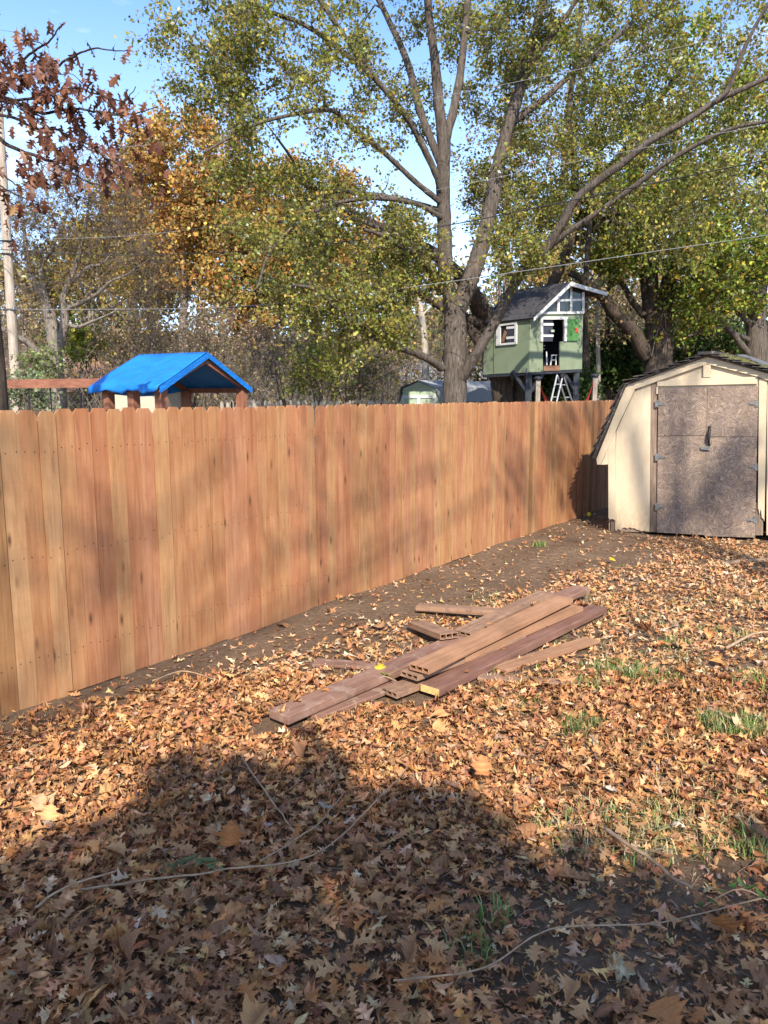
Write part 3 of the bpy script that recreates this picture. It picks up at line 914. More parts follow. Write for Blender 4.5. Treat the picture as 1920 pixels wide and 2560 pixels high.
# gable edge folds and rafters
for r0, e0, e1 in ((rid1, e_near1, e_far1), (rid0, e_near0, e_far0)):
    sgn = 1 if r0 is rid1 else -1
    for e in (e0, e1):
        d_ = unit(e - r0)
        MB().slab([r0 + Lv * 0.02 * sgn, e + Lv * 0.02 * sgn + np.array([0, 0, -0.01]), e + Lv * 0.02 * sgn - np.array([0, 0, 0.095]), r0 + Lv * 0.02 * sgn - np.array([0, 0, 0.075])], Lv * sgn, 0.012, 0.006).build('gable_flap', MAT['tarp'], tp)
        MB().beam(r0 - Lv * 0.05 * sgn - np.array([0, 0, 0.11]), e - Lv * 0.05 * sgn - np.array([0, 0, 0.055]), 0.04, 0.07).build('rafter', MAT['post_brown'], play)
# sagging inner tarp at the far gable
sag = [rid0 * 1.0 + np.array([0, 0, -0.05])] + [e_near0 * (1 - t) + e_far0 * t - np.array([0, 0, 0.05 + 0.09 * math.sin(math.pi * t)]) for t in np.linspace(0, 1, 9)]
MB().add(sag, [(0, i_, i_ + 1) for i_ in range(1, 9)]).build('tarp_back', MAT['tarp'], tp)
posts = [(e_near0 + Lv * 0.22 + Wv_ * 0.13, 2.03), (e_near0 + Lv * 0.72 + Wv_ * 0.13, 2.03), (e_near1 - Lv * 0.10 + Wv_ * 0.13, 2.03), (e_far1 - Lv * 0.1 - Wv_ * 0.1, 1.98), (e_far0 + Lv * 0.1 - Wv_ * 0.1, 1.96)]
for p, z in posts:
    m = MB()
    hw = 0.06
    V = [p + (Lv * a + Wv_ * b) * hw for a, b in ((-1, -1), (1, -1), (1, 1), (-1, 1))]
    P0 = [zz(v, 0) for v in V]; P1 = [zz(v, z) for v in V]
    m.add(P0 + P1, [(3, 2, 1, 0), (4, 5, 6, 7), (0, 1, 5, 4), (1, 2, 6, 5), (2, 3, 7, 6), (3, 0, 4, 7)]).build('post', MAT['post_brown'], play)
for (a, b) in ((e_near0 + Wv_ * 0.07, e_near1 + Wv_ * 0.07), (e_far0 - Wv_ * 0.07, e_far1 - Wv_ * 0.07)):
    MB().beam(a + Lv * 0.04 - np.array([0, 0, 0.05]), b - Lv * 0.04 - np.array([0, 0, 0.05]), 0.04, 0.07).build('eave_beam', MAT['post_brown'], play)
bm0, bm1 = at(-260, 963, 12.6), at(300, 957, 11.6)
MB().beam(bm0, bm1, 0.09, 0.135).build('swing_beam', MAT['beam_brown'], play)
for x_ in (135, 205, 385 * 0 + 82):
    t = (x_ + 260) / 560
    p = bm0 * (1 - t) + bm1 * t
    MB().tube([p - np.array([0, 0, 0.06]), p - np.array([0, 0, 0.12]), p - np.array([0, 0, 1.3])], 0.012, 5).build('swing_chain', MAT['iron'], play)

# ------------------------------------------------------------------ loose boards
BOARDS = []
def board(name, a, b, w, t, mat, label, lift=0.0, hollow=False, endmat=None, roll=0.0, group='old boards dumped on the leaves'):
    """a, b: disp-pixel centres of the two top end edges; lift: heights of the underside at a and b"""
    la, lb = lift if isinstance(lift, tuple) else (lift, lift)
    A, B = DG(a[0], a[1], la + t), DG(b[0], b[1], lb + t)
    BOARDS.append((A[:2].copy(), B[:2].copy(), w / 2, 0.0 if name != 'flat_board' else 0.45))
    A = A - np.array([0, 0, t / 2]); B = B - np.array([0, 0, t / 2])
    d = B - A
    Ln = np.linalg.norm(d)
    m = MB()
    h, k = t / 2, w / 2
    x0, x1 = 0, Ln
    if not hollow:
        m.box((x0, -k, -h), (x1, k, h))
    else:
        q = 0.0062
        m.box((x0, -k, h - q), (x1, k, h)); m.box((x0, -k, -h), (x1, k, -h + q))
        for c in (-k + q / 2, -k / 3, k / 3, k - q / 2):
            m.box((x0, c - q / 2, -h + q), (x1, c + q / 2, h - q))
    me = bpy.data.meshes.new(name)
    me.from_pydata(m.v, [], m.f)
    me.update()
    me.materials.append(mat)
    o = link(bpy.data.objects.new(name, me))
    o.location = tuple(A)
    o.rotation_euler = (roll, -math.asin(d[2] / Ln), math.atan2(d[1], d[0]))
    if not hollow:
        bv = o.modifiers.new('bevel', 'BEVEL'); bv.width = 0.005; bv.segments = 2
    else:
        me.materials.append(mat)
    tag(o, label, 'board', group)
    if endmat:
        me2 = bpy.data.meshes.new('cut_face')
        mm = MB().box((-0.004, -k + 0.006, -h + 0.005), (0.0005, k - 0.006, h - 0.005))
        me2.from_pydata(mm.v, [], mm.f); me2.update(); me2.materials.append(endmat)
        link(bpy.data.objects.new('cut_face', me2), o)
    return o
C6 = crop(640, 1400, 920)
def c6(x, y):
    px, py = C6(x, y)
    return (px / K, py / K)
board('solid_plank', c6(100, 690), c6(1470, 118), 0.165, 0.052, MAT['plank_red'], 'longest weathered dull red plank, lowest end nearest the camera', (0.045, 0.075))
board('hollow_board', c6(735, 478), c6(1392, 165), 0.152, 0.040, MAT['composite'], 'tan hollow decking board on top of the pile with three open cells', (0.152, 0.175), True)
board('hollow_board', c6(930, 322), c6(1310, 142), 0.15, 0.034, MAT['composite_old'], 'greyed tan decking board lying just left of the topmost board', (0.115, 0.132), True)
board('hollow_board', c6(905, 425), c6(1440, 203), 0.145, 0.040, MAT['composite'], 'upper of two hollow boards tucked under the right side of the topmost board', (0.098, 0.098), True)
board('hollow_board', c6(868, 462), c6(1445, 222), 0.145, 0.040, MAT['composite'], 'lower of two hollow boards tucked under the right side of the topmost board', (0.05, 0.05), True)
board('hollow_board', c6(690, 510), c6(1180, 330), 0.145, 0.036, MAT['composite_old'], 'hollow board whose open end shows beneath the topmost board', (0.10, 0.07), True)
board('hollow_board', c6(600, 588), c6(1000, 440), 0.138, 0.036, MAT['composite_old'], 'reddish board with its near end on the leaves between both solid planks', (0.025, 0.03), True)
board('solid_plank', c6(784, 568), c6(1545, 205), 0.155, 0.054, MAT['plank_plum'], 'plum brown solid plank with freshly sawn yellow end', (0.03, 0.04), False, MAT['cut_end'])
board('hollow_board', c6(872, 330), c6(722, 275), 0.150, 0.042, MAT['composite_old'], 'short hollow board offcut pointing its open cells at the camera', (0.125, 0.06), True)
board('hollow_board', c6(728, 200), c6(1130, 226), 0.120, 0.045, MAT['composite_old'], 'rounded reddish board lying alone on bare soil toward the fence', (0.03, 0.06), False)
board('flat_board', c6(1095, 485), c6(1520, 353), 0.135, 0.024, MAT['composite'], 'flat thin tan board lying right of the yellow-ended plank', 0.032)
board('flat_board', c6(1000, 518), c6(1440, 550), 0.095, 0.022, MAT['composite_old'], 'flat brown board half sunk in grass below the yellow-ended plank', 0.025)
board('flat_board', c6(250, 700), c6(640, 545), 0.12, 0.03, MAT['plank_red'], 'board showing as a sliver along the right foot of the longest plank', 0.010)
board('flat_board', c6(262, 455), c6(540, 470), 0.12, 0.024, MAT['plank_red'], 'reddish board half buried in leaves left of the longest plank', 0.0)

# ------------------------------------------------------------------ leaves
def blade(seed, kindl, calm=1.0):
    """one curled leaf, unit length along +y, as triangles"""
    r = np.random.default_rng(seed)
    if kindl == 'oak':
        half = [(0.0, 0.008), (0.16, 0.02), (0.25, 0.21), (0.29, 0.23), (0.34, 0.10), (0.43, 0.13), (0.50, 0.35), (0.55, 0.38), (0.60, 0.12), (0.68, 0.15), (0.76, 0.30), (0.83, 0.12), (0.91, 0.11), (1.0, 0.004)]
    elif kindl == 'big':
        half = [(0.0, 0.006), (0.17, 0.010), (0.18, 0.16), (0.21, 0.38), (0.26, 0.42), (0.30, 0.32), (0.36, 0.36), (0.43, 0.45), (0.50, 0.60), (0.55, 0.46), (0.58, 0.33), (0.66, 0.26), (0.73, 0.33), (0.77, 0.24), (0.83, 0.16), (0.90, 0.11), (1.0, 0.004)]
    elif kindl == 'oval':
        half = [(0.0, 0.006), (0.2, 0.12), (0.45, 0.20), (0.75, 0.14), (1.0, 0.004)]
    elif kindl == 'mid':
        half = [(0.0, 0.01), (0.27, 0.23), (0.38, 0.10), (0.54, 0.37), (0.66, 0.11), (1.0, 0.01)]
    elif kindl == 'far':
        half = [(0.0, 0.01), (0.20, 0.06), (0.28, 0.25), (0.38, 0.10), (0.53, 0.38), (0.62, 0.12), (0.76, 0.27), (0.86, 0.1), (1.0, 0.01)]
    else:
        half = [(0.0, 0.02), (0.35, 0.2), (0.7, 0.22), (1.0, 0.02)]
    u = np.array([h[0] for h in half]); wv = np.array([h[1] for h in half])
    wl = wv * r.uniform(0.75, 1.2, len(u)); wr = wv * r.uniform(0.75, 1.2, len(u))
    k = (0.2 + calm * r.uniform(0.1, 1.9)) * r.choice([-1, 1], p=[0.5, 0.5])
    fold = r.uniform(-0.7, 1.25) * calm
    tip = r.uniform(-1.6, 1.6) * calm
    tw = r.uniform(-0.9, 0.9)
    def place(uu, vv):
        a = k * (uu - 0.45)
        y = np.sin(a) / k; z = (1 - np.cos(a)) / k
        f = fold + tip * 0.5 * (uu - 0.4)
        lx, lz = vv * np.cos(f * 0.9), np.abs(vv) * np.sin(f) + 0.9 * tip * vv ** 2
        t_ = tw * (uu - 0.5)
        x2 = lx * np.cos(t_) - lz * np.sin(t_); z2 = lx * np.sin(t_) + lz * np.cos(t_)
        return np.stack([x2, y - z2 * np.sin(a) * 0.6, z + z2 * np.cos(a)], -1)
    mid, lft, rgt = place(u, np.zeros_like(u)), place(u + (wl > 0.15) * 0.05, -wl), place(u + (wr > 0.15) * 0.05, wr)
    V = np.vstack([mid, lft, rgt])
    n = len(u)
    F = []
    for i_ in range(n - 1):
        F += [(i_, i_ + 1, n + i_ + 1), (i_, n + i_ + 1, n + i_), (i_, 2 * n + i_, 2 * n + i_ + 1), (i_, 2 * n + i_ + 1, i_ + 1)]
    return V, np.array(F)
def rotmats(yaw, tilt_dir, tilt):
    """yaw about z then tilt about a horizontal axis"""
    cy, sy = np.cos(yaw), np.sin(yaw)
    Z = np.zeros_like(yaw); O = np.ones_like(yaw)
    Rz = np.stack([np.stack([cy, -sy, Z], -1), np.stack([sy, cy, Z], -1), np.stack([Z, Z, O], -1)], -2)
    ax = np.stack([np.cos(tilt_dir), np.sin(tilt_dir), Z], -1)
    c, s_ = np.cos(tilt), np.sin(tilt)
    Kx = np.zeros((len(yaw), 3, 3))
    Kx[:, 0, 1] = -ax[:, 2]; Kx[:, 0, 2] = ax[:, 1]; Kx[:, 1, 0] = ax[:, 2]; Kx[:, 1, 2] = -ax[:, 0]; Kx[:, 2, 0] = -ax[:, 1]; Kx[:, 2, 1] = ax[:, 0]
    I = np.eye(3)[None]
    Rt = I + s_[:, None, None] * Kx + (1 - c)[:, None, None] * (Kx @ Kx)
    return Rt @ Rz
def scatter(templ, pos, rot, size, colr):
    """templ: list of (V,F); returns merged V,F,col"""
    Vs, Fs, Cs, o = [], [], [], 0
    which = rng.integers(0, len(templ), len(pos))
    for k, (tv, tf_) in enumerate(templ):
        ix = np.nonzero(which == k)[0]
        if not len(ix):
            continue
        v = np.einsum('nij,vj->nvi', rot[ix], tv) * size[ix][:, None, None] + pos[ix][:, None]
        m, n = v.shape[:2]
        f = tf_[None] + (np.arange(m) * n)[:, None, None] + o
        cc = np.repeat(colr[ix], n, 0)
        if n > 8:      # midrib paler, edges mottled
            nm = n // 3
            sh = np.concatenate([np.full(nm, 1.18), np.full(n - nm, 0.92)])
            cc = cc * (np.tile(sh, m) * np.exp(rng.normal(0, 0.13, m * n)))[:, None]
        Vs.append(v.reshape(-1, 3)); Fs.append(f.reshape(-1, 3)); Cs.append(np.clip(cc, 0.004, 0.9))
        o += m * n
    return np.vstack(Vs), np.vstack(Fs), np.vstack(Cs)
def palette(n, cols, wts, jit=0.2):
    cols = np.array(cols); wts = np.array(wts, float) / sum(wts)
    c = cols[rng.choice(len(cols), n, p=wts)]
    return np.clip(c * np.exp(rng.normal(0, jit, (n, 1))) * np.exp(rng.normal(0, 0.06, (n, 3))), 0.004, 0.9)

# ---- leaf litter density on the ground
bare_w_s = [0.0, 1.8, 3.6, 5.6, 8.0, 10.5, 13.0]
bare_w_d = [0.30, 0.58, 1.10, 1.70, 1.85, 1.75, 1.6]
bp = [(DG(1230, 1985), 0.40, 0.26, 0.76), (DG(1420, 1900), 0.38, 0.26, 0.85), (DG(1560, 1870), 0.35, 0.22, 0.8), (DG(1350, 2120), 0.34, 0.22, 0.6), (DG(1640, 2080), 0.3, 0.3, 0.7), (DG(1040, 2080), 0.35, 0.2, 0.6), (DG(1400, 1175), 2.4, 0.32, 0.62), (DG(1150, 1200), 0.9, 0.7, 0.8)]
def wob(x, y):
    return 0.5 + 0.25 * np.sin(x * 2.1 + 1.3 * np.sin(y * 1.7)) + 0.25 * np.sin(y * 2.9 + 1.1 * np.sin(x * 2.3 + 0.7))
def dens(x, y):
    rel = np.stack([x - FA[0], y - FA[1]], -1)
    s_ = rel @ FD[:2]; d_ = rel @ FN[:2]
    wdt = np.interp(s_, bare_w_s, bare_w_d) * (0.75 + 0.5 * wob(x * 1.3, y * 1.3))
    a = 1 / (1 + np.exp(-(d_ - wdt) / 0.09))
    a = np.where(d_ < 0.01, 0, np.maximum(a, 0.06 * (d_ > 0.02)))
    for c, rx, ry, amt in bp:
        a = a * (1 - amt * np.exp(-(((x - c[0]) / rx) ** 2 + ((y - c[1]) / ry) ** 2) * (0.7 + 0.6 * wob(x * 3, y * 3))))
    sh = ((x - sh0[0]) * SHU[0] + (y - sh0[1]) * SHU[1]); shd = ((x - sh0[0]) * SHN[0] + (y - sh0[1]) * SHN[1])
    a = np.where((sh > -0.05) & (shd < 0.03), 0, a)
    for A_, B_, hw_, f_ in BOARDS:
        d_ = B_ - A_; l2 = d_ @ d_
        t_ = np.clip(((x - A_[0]) * d_[0] + (y - A_[1]) * d_[1]) / l2, -0.015, 1.015)
        dist = np.hypot(x - A_[0] - t_ * d_[0], y - A_[1] - t_ * d_[1])
        a = np.where(dist < hw_ + 0.035, a * f_, a)
    return a
def in_view(x, y, pad=0.4):
    c, s_ = math.cos(PITCH), math.sin(PITCH)
    dep = y * c + CAMH * s_
    return (np.abs(x) < dep * (960 / FPX) * 1.12 + pad)
oak_t = [blade(k, 'oak') for k in range(14)]
far_t = [blade(100 + k, 'far') for k in range(14)]
mid_t = [blade(600 + k, 'mid') for k in range(14)]
oval_t = [blade(200 + k, 'oval') for k in range(6)]
big_t = [blade(300 + k, 'big') for k in range(8)]
bit_t = [blade(400 + k, 'bit') for k in range(6)]
DRY = [(0.47, 0.235, 0.100), (0.54, 0.295, 0.135), (0.33, 0.155, 0.070), (0.60, 0.365, 0.195), (0.24, 0.112, 0.055), (0.58, 0.43, 0.28), (0.46, 0.205, 0.075), (0.36, 0.225, 0.14)]
DW = [28, 16, 26, 5, 14, 0.7, 12, 1.5]
def lay(n, x0, x1, y0, y1, templ, smin, smax, zmax, tilt_s, palw, power=1.0, jit=0.25):
    x, y = rng.uniform(x0, x1, n), rng.uniform(y0, y1, n)
    a = dens(x, y) ** power
    keep = (rng.random(n) < a) & in_view(x, y)
    x, y, a = x[keep], y[keep], a[keep]
    m = len(x)
    z = gz(x, y) + 0.006 + rng.random(m) ** 1.5 * zmax * (0.3 + 0.7 * a)
    tilt = np.clip(np.abs(rng.normal(0, tilt_s, m)), 0, 1.4)
    up = rng.random(m) < 0.06
    tilt = np.where(up, rng.uniform(0.7, 1.35, m), tilt)
    rot = rotmats(rng.uniform(0, 6.283, m), rng.uniform(0, 6.283, m), tilt)
    size = rng.uniform(smin, smax, m) * np.where(rng.random(m) < 0.2, 0.65, 1)
    z = z + np.where(up, size * 0.25, 0)
    return scatter(templ, np.stack([x, y, z], -1), rot, size, palette(m, DRY, palw, jit * 0.75))
SUNW = [20, 28, 9, 20, 4, 7, 9, 3]  # paler mix for the farther litter: sunlight put into the leaf colours
parts = [
    lay(11500, -2.6, 2.6, 1.5, 3.1, oak_t, 0.052, 0.095, 0.045, 0.4, DW),
    lay(13500, -3.0, 3.0, 3.1, 5.0, far_t, 0.054, 0.096, 0.04, 0.4, DW),
    lay(6200, -3.2, 3.2, 1.5, 5.0, oval_t, 0.03, 0.085, 0.045, 0.45, [14, 10, 20, 8, 20, 4, 8, 8], 0.6),
    lay(240, -3.2, 3.2, 1.5, 5.0, big_t, 0.10, 0.145, 0.045, 0.45, [20, 14, 24, 8, 16, 3, 14, 4], 0.8),
    lay(32500, -3.5, 6.8, 5.0, 12.2, mid_t, 0.058, 0.10, 0.032, 0.38, SUNW),
    lay(15000, -3.5, 6.8, 5.0, 12.2, oval_t[:3], 0.04, 0.075, 0.04, 0.55, [14, 20, 14, 14, 8, 6, 8, 6], 0.7),
    lay(380, -3.5, 6.8, 5.0, 12.2, big_t, 0.10, 0.155, 0.04, 0.45, [20, 22, 16, 12, 6, 3, 18, 3]),
    lay(12500, -3.5, 6.8, 1.5, 12.2, bit_t, 0.012, 0.045, 0.012, 0.4, [10, 12, 14, 12, 16, 8, 6, 10], 0.2),
    lay(12000, -0.6, 2.6, 1.5, 4.4, bit_t, 0.008, 0.035, 0.010, 0.5, [12, 8, 18, 8, 26, 6, 6, 10], 0.08),
]
o = 0
Vs, Fs, Cs = [], [], []
for V, F, C in parts:
    Vs.append(V); Fs.append(F + o); Cs.append(C); o += len(V)
lit = put('leaf_litter', np.vstack(Vs), np.vstack(Fs), MAT['dry_leaf'], None, np.vstack(Cs))
kind(lit, 'stuff')
tag(lit, 'thick carpet of dry brown fallen leaves covering the yard', 'leaves')

# ---- the 300 leaves that show largest, each on its own
def leaf_obj(tm, mat):
    me = mesh_np('fallen_leaf', tm[0], tm[1])
    me.materials.append(mat)
    return me
LV = [('tan', (0.45, 0.23, 0.095), (0.53, 0.29, 0.125)), ('dark brown', (0.18, 0.082, 0.04), (0.25, 0.115, 0.052)), ('rusty orange', (0.40, 0.16, 0.05), (0.47, 0.19, 0.06)), ('pale buff', (0.50, 0.34, 0.20), (0.58, 0.42, 0.27)), ('mid brown', (0.30, 0.14, 0.062), (0.38, 0.18, 0.08))]
LVM = [leafmat('fallen_leaf_' + v[0].replace(' ', '_'), 0.14, 0.6, 0.25, [(0.0, v[1]), (1.0, v[2])]) for v in LV]
cnt = 0
taken = []
LME = {}
while cnt < 270:
    x, y = rng.uniform(-2.0, 2.0), rng.uniform(1.95, 3.1)
    if rng.random() > dens(np.array([x]), np.array([y]))[0] or abs(x) > (y + 0.29) * 0.5 + 0.05:
        continue
    if any((x - a) ** 2 + (y - b) ** 2 < 0.055 ** 2 for a, b in taken):
        continue
    taken.append((x, y))
    big = rng.random() < 0.06
    vi = int(rng.choice(5, p=[0.30, 0.20, 0.16, 0.02, 0.32]))
    zone = 'at the bottom left' if x < -0.45 else ('at the bottom middle' if x < 0.35 else 'round the bare soil bottom right')
    key = (vi, big, int(rng.integers(0, 8)))
    if key not in LME:
        LME[key] = leaf_obj((big_t if big else oak_t)[key[2]], LVM[vi])
    o = link(bpy.data.objects.new('fallen_leaf', LME[key]))
    sz = rng.uniform(0.10, 0.14) if big else rng.uniform(0.068, 0.108)
    o.scale = (sz, sz, sz)
    dn_ = dens(np.array([x]), np.array([y]))[0]
    o.location = (x, y, 0.02 + 0.04 * dn_ + 0.015 * rng.random())
    o.rotation_euler = (rng.normal(0, 0.3), rng.normal(0, 0.3), rng.uniform(0, 6.28))
    sort_ = 'broad' if big else 'lobed oak'
    tag(o, f'{LV[vi][0]} {sort_} leaf in the shaded litter {zone}', 'leaf', f'{LV[vi][0]} {sort_} leaves {zone}')
    cnt += 1
for q_, (x_, y_, z_) in enumerate(((640, 1515, 0.105), (700, 1490, 0.11), (760, 1462, 0.115), (905, 1440, 0.18), (985, 1395, 0.185), (1060, 1350, 0.185), (1150, 1300, 0.19), (1010, 1450, 0.10), (1090, 1400, 0.10), (1180, 1352, 0.105), (960, 1348, 0.18), (1130, 1440, 0.065))):
    p = DG(x_, y_, z_)
    o = link(bpy.data.objects.new('fallen_leaf', leaf_obj(far_t[q_], LVM[(0, 2, 4)[q_ % 3]])))
    o.scale = (0.07,) * 3
    o.location = tuple(p)
    o.rotation_euler = (rng.normal(0, 0.2), rng.normal(0, 0.2), rng.uniform(0, 6.28))
    tag(o, 'small dry leaf caught on top of the old boards', 'leaf', 'dry leaves caught on the board pile')
def single_leaf(dx, dy, size, col, rot, label, kindl='big', seed=1, z=0.05):
    t = blade(seed, kindl)
    V = t[0]
    p = DG(dx, dy)
    nm = len(V) // 3
    cc = np.tile(np.array(col), (len(V), 1)) * (np.concatenate([np.full(nm, 1.25), np.full(len(V) - nm, 0.9)]) * np.exp(rng.normal(0, 0.16, len(V))))[:, None]
    me = mesh_np('single_leaf', V, t[1], np.clip(cc, 0, 0.9))
    me.materials.append(MAT['dry_leaf'])
    o = link(bpy.data.objects.new('single_leaf', me))
    o.scale = (size,) * 3
    o.location = (p[0], p[1], z)
    o.rotation_euler = rot
    return tag(o, label, 'leaf')
single_leaf(498, 1868, 0.128, (0.357, 0.136, 0.044), (1.25, 0.2, 0.3), 'large upright orange leaf standing beside the green sprig', 'big', 11, 0.12)
single_leaf(1562, 2035, 0.128, (0.340, 0.136, 0.048), (0.9, 0.1, 2.6), 'large rust brown leaf curled beside the small green weed', 'big', 12, 0.07)
single_leaf(1468, 1806, 0.083, (0.595, 0.480, 0.336), (0.1, 0.1, 1.0), 'pale cream lobed leaf lying flat at the shade edge near grass', 'oak', 13, 0.06)
single_leaf(1040, 1700, 0.128, (0.408, 0.176, 0.068), (1.3, 0.1, 0.1), 'tall orange leaf standing upright at the edge of the shade', 'big', 14, 0.10)
single_leaf(960, 1560, 0.134, (0.510, 0.240, 0.096), (0.35, 0.2, 0.5), 'broad orange leaf in the sun just below the board pile', 'big', 15, 0.07)
single_leaf(608, 1572, 0.096, (0.578, 0.320, 0.120), (0.3, 0.0, 1.2), 'yellow tan leaf at the near end of the longest plank', 'big', 16, 0.06)
single_leaf(108, 1795, 0.102, (0.561, 0.320, 0.136), (0.8, 0.3, 0.4), 'bright tan leaf catching sun at the shade edge far left', 'big', 17, 0.07)
single_leaf(350, 1815, 0.115, (0.281, 0.136, 0.068), (0.5, 0.3, 2.4), 'broad brown leaf in the shade above the long thin sticks', 'big', 18, 0.06)
single_leaf(652, 1650, 0.121, (0.468, 0.216, 0.096), (0.7, 0.2, 5.4), 'curled broad orange brown leaf on the sun and shade boundary', 'big', 19, 0.07)
single_leaf(600, 2130, 0.109, (0.425, 0.272, 0.184), (0.3, 0.2, 2.0), 'pale ribbed broad leaf near the bottom below the sprig', 'big', 20, 0.08)
single_leaf(800, 1490, 0.071, (0.527, 0.368, 0.048), (0.4, 0.2, 1.6), 'bright yellow leaf lying against the long red plank', 'big', 21, 0.06)
single_leaf(822, 1478, 0.077, (0.510, 0.376, 0.040), (1.3, 0.1, 0.2), 'bright yellow leaf standing upright against the long red plank', 'big', 22, 0.11)
single_leaf(1325, 1222, 0.115, (0.637, 0.440, 0.032), (0.5, 0.2, 0.9), 'vivid yellow leaf on the litter in front of the cream shed', 'big', 23, 0.08)

# ---- straw, needles and soil crumbs on the bare patches
n = 4200
x, y = rng.uniform(-2.5, 4.5, n), rng.uniform(1.6, 9.5, n)
k_ = in_view(x, y) & (((x - FA[0]) * FN[0] + (y - FA[1]) * FN[1]) > 0.05)
x, y = x[k_], y[k_]
n = len(x)
a_ = rng.uniform(0, 6.283, n); ln_ = rng.uniform(0.03, 0.13, n)
tt = np.linspace(-0.5, 0.5, 4)
P = np.stack([x, y, gz(x, y) + 0.012 + 0.03 * rng.random(n) * dens(x, y)], -1)[:, None] + np.stack([np.cos(a_), np.sin(a_), rng.normal(0, 0.12, n)], -1)[:, None] * (ln_[:, None] * tt)[..., None]
P += rng.normal(0, 0.004, P.shape)
V, F = twig_mesh(P[:, [0, 1, 3]], 0.0018)
V2 = V
kind(tag(put('straw', V, F, MAT['stick']), 'scattered dry straw and thin twigs on the soil', 'straw'), 'stuff')
n = 9000
x, y = rng.uniform(-2.5, 5.5, n), rng.uniform(1.6, 12, n)
k_ = in_view(x, y) & (dens(x, y) < 0.6) & (((x - FA[0]) * FN[0] + (y - FA[1]) * FN[1]) > 0.02)
x, y = x[k_], y[k_]
n = len(x)
TET = np.array([(0, 0, 0.6), (0.7, 0, -0.3), (-0.4, 0.6, -0.3), (-0.4, -0.6, -0.3)]); TF = np.array([(0, 1, 2), (0, 2, 3), (0, 3, 1)])
V, F, C = scatter([(TET, TF)], np.stack([x, y, gz(x, y) + 0.002], -1), rotmats(rng.uniform(0, 6.28, n), rng.uniform(0, 6.28, n), rng.uniform(0, 0.5, n)), 0.004 + 0.030 * rng.random(n) ** 5, palette(n, [(0.13, 0.085, 0.057), (0.18, 0.12, 0.08), (0.30, 0.22, 0.15)], [5, 4, 1], 0.2))
kind(tag(put('soil_crumbs', V, F, MAT['dry_leaf'], None, C), 'small crumbs of soil on the bare ground', 'soil'), 'stuff')

# ---- sticks
def stick(pts, r0, r1, label, name='fallen_branch', z=0.05):
    P = [DG(x, y, z + dz) for x, y, dz in pts]
    P = smooth_line(P, 7 * len(P))
    P = P + np.cumsum(rng.normal(0, 0.0022, P.shape), 0) * np.array([1, 1, 0.3])
    tag(MB().tube(P, np.linspace(r0, r1, len(P)), 6).build(name, MAT['stick'], smooth=True), label, 'branch')
stick([(170, 1922, 0.03), (330, 1900, 0.03), (480, 1880, 0.04), (690, 1842, 0.05), (830, 1720, 0.06), (890, 1660, 0.08)], 0.0046, 0.0022, 'longest pale dry branch lying across the shaded foreground leaves')
stick([(560, 1862, 0.05), (640, 1815, 0.055), (700, 1770, 0.06), (740, 1715, 0.10)], 0.0036, 0.002, 'short forked twig beside the upright orange leaf')
stick([(520, 1630, 0.12), (600, 1740, 0.05), (635, 1800, 0.04)], 0.004, 0.003, 'thin bent twig rising at the top of the shade')
stick([(80, 1960, 0.04), (150, 1915, 0.05), (260, 1880, 0.07)], 0.005, 0.003, 'short thin twig left of the longest pale branch')
stick([(850, 2120, 0.02), (1040, 2090, 0.02), (1180, 2010, 0.02), (1400, 1990, 0.03), (1659, 1930, 0.05)], 0.0034, 0.0022, 'slender brown stem arching over the bare soil bottom right')
stick([(1305, 1788, 0.03), (1390, 1845, 0.03), (1455, 1895, 0.02), (1500, 1915, 0.02)], 0.009, 0.005, 'dark stick lying at the shaded grass edge')
stick([(1530, 1530, 0.03), (1600, 1562, 0.03)], 0.012, 0.008, 'short grey stick in the sunlit leaves', z=0.03)
stick([(1570, 1400, 0.05), (1630, 1370, 0.06), (1680, 1365, 0.05)], 0.012, 0.008, 'knobbly fallen branch at the sunny right side', z=0.03)
stick([(1540, 1222, 0.0), (1600, 1214, 0.02), (1660, 1210, 0.03), (1740, 1204, 0.03)], 0.03, 0.034, 'grey surface root reaching in from the right before the shed', 'tree_root', 0.005)
stick([(330, 1470, 0.02), (400, 1448, 0.03), (480, 1470, 0.02)], 0.006, 0.004, 'pale bent stem on soil at the foot of the cedar fence', z=0.02)

# ---- grass
def grass_blades(n, cx, cy, rx, ry, h0, h1, cols, lean=0.5, spread=1.0):
    a = rng.uniform(0, 6.283, n); rr = np.sqrt(rng.random(n)) * spread
    x, y = cx + np.cos(a) * rr * rx, cy + np.sin(a) * rr * ry
    h = rng.uniform(h0, h1, n)
    la = rng.uniform(0, 6.283, n); ln = rng.uniform(0.1, lean, n)
    wd = rng.uniform(0.0018, 0.0038, n)
    b = np.stack([x, y, gz(x, y)], -1)
    dx = np.stack([np.cos(la), np.sin(la), 0 * la], -1); px_ = np.stack([-np.sin(la), np.cos(la), 0 * la], -1)
    m = b + dx * (h * ln * 0.4)[:, None] + np.array([0, 0, 1]) * (h * 0.6)[:, None]
    t = b + dx * (h * ln * 1.3)[:, None] + np.array([0, 0, 1]) * (h * (1 - 0.35 * ln))[:, None]
    V = np.stack([b - px_ * wd[:, None], b + px_ * wd[:, None], m - px_ * (wd * 0.8)[:, None], m + px_ * (wd * 0.8)[:, None], t], 1)
    F = np.array([(0, 1, 3), (0, 3, 2), (2, 3, 4)])[None] + (np.arange(n) * 5)[:, None, None]
    C = np.repeat(palette(n, cols, [1] * len(cols), 0.2), 5, 0)
    return V.reshape(-1, 3), F.reshape(-1, 3), C
GREEN = [(0.15, 0.22, 0.05), (0.22, 0.29, 0.08), (0.12, 0.18, 0.045), (0.38, 0.36, 0.16)]
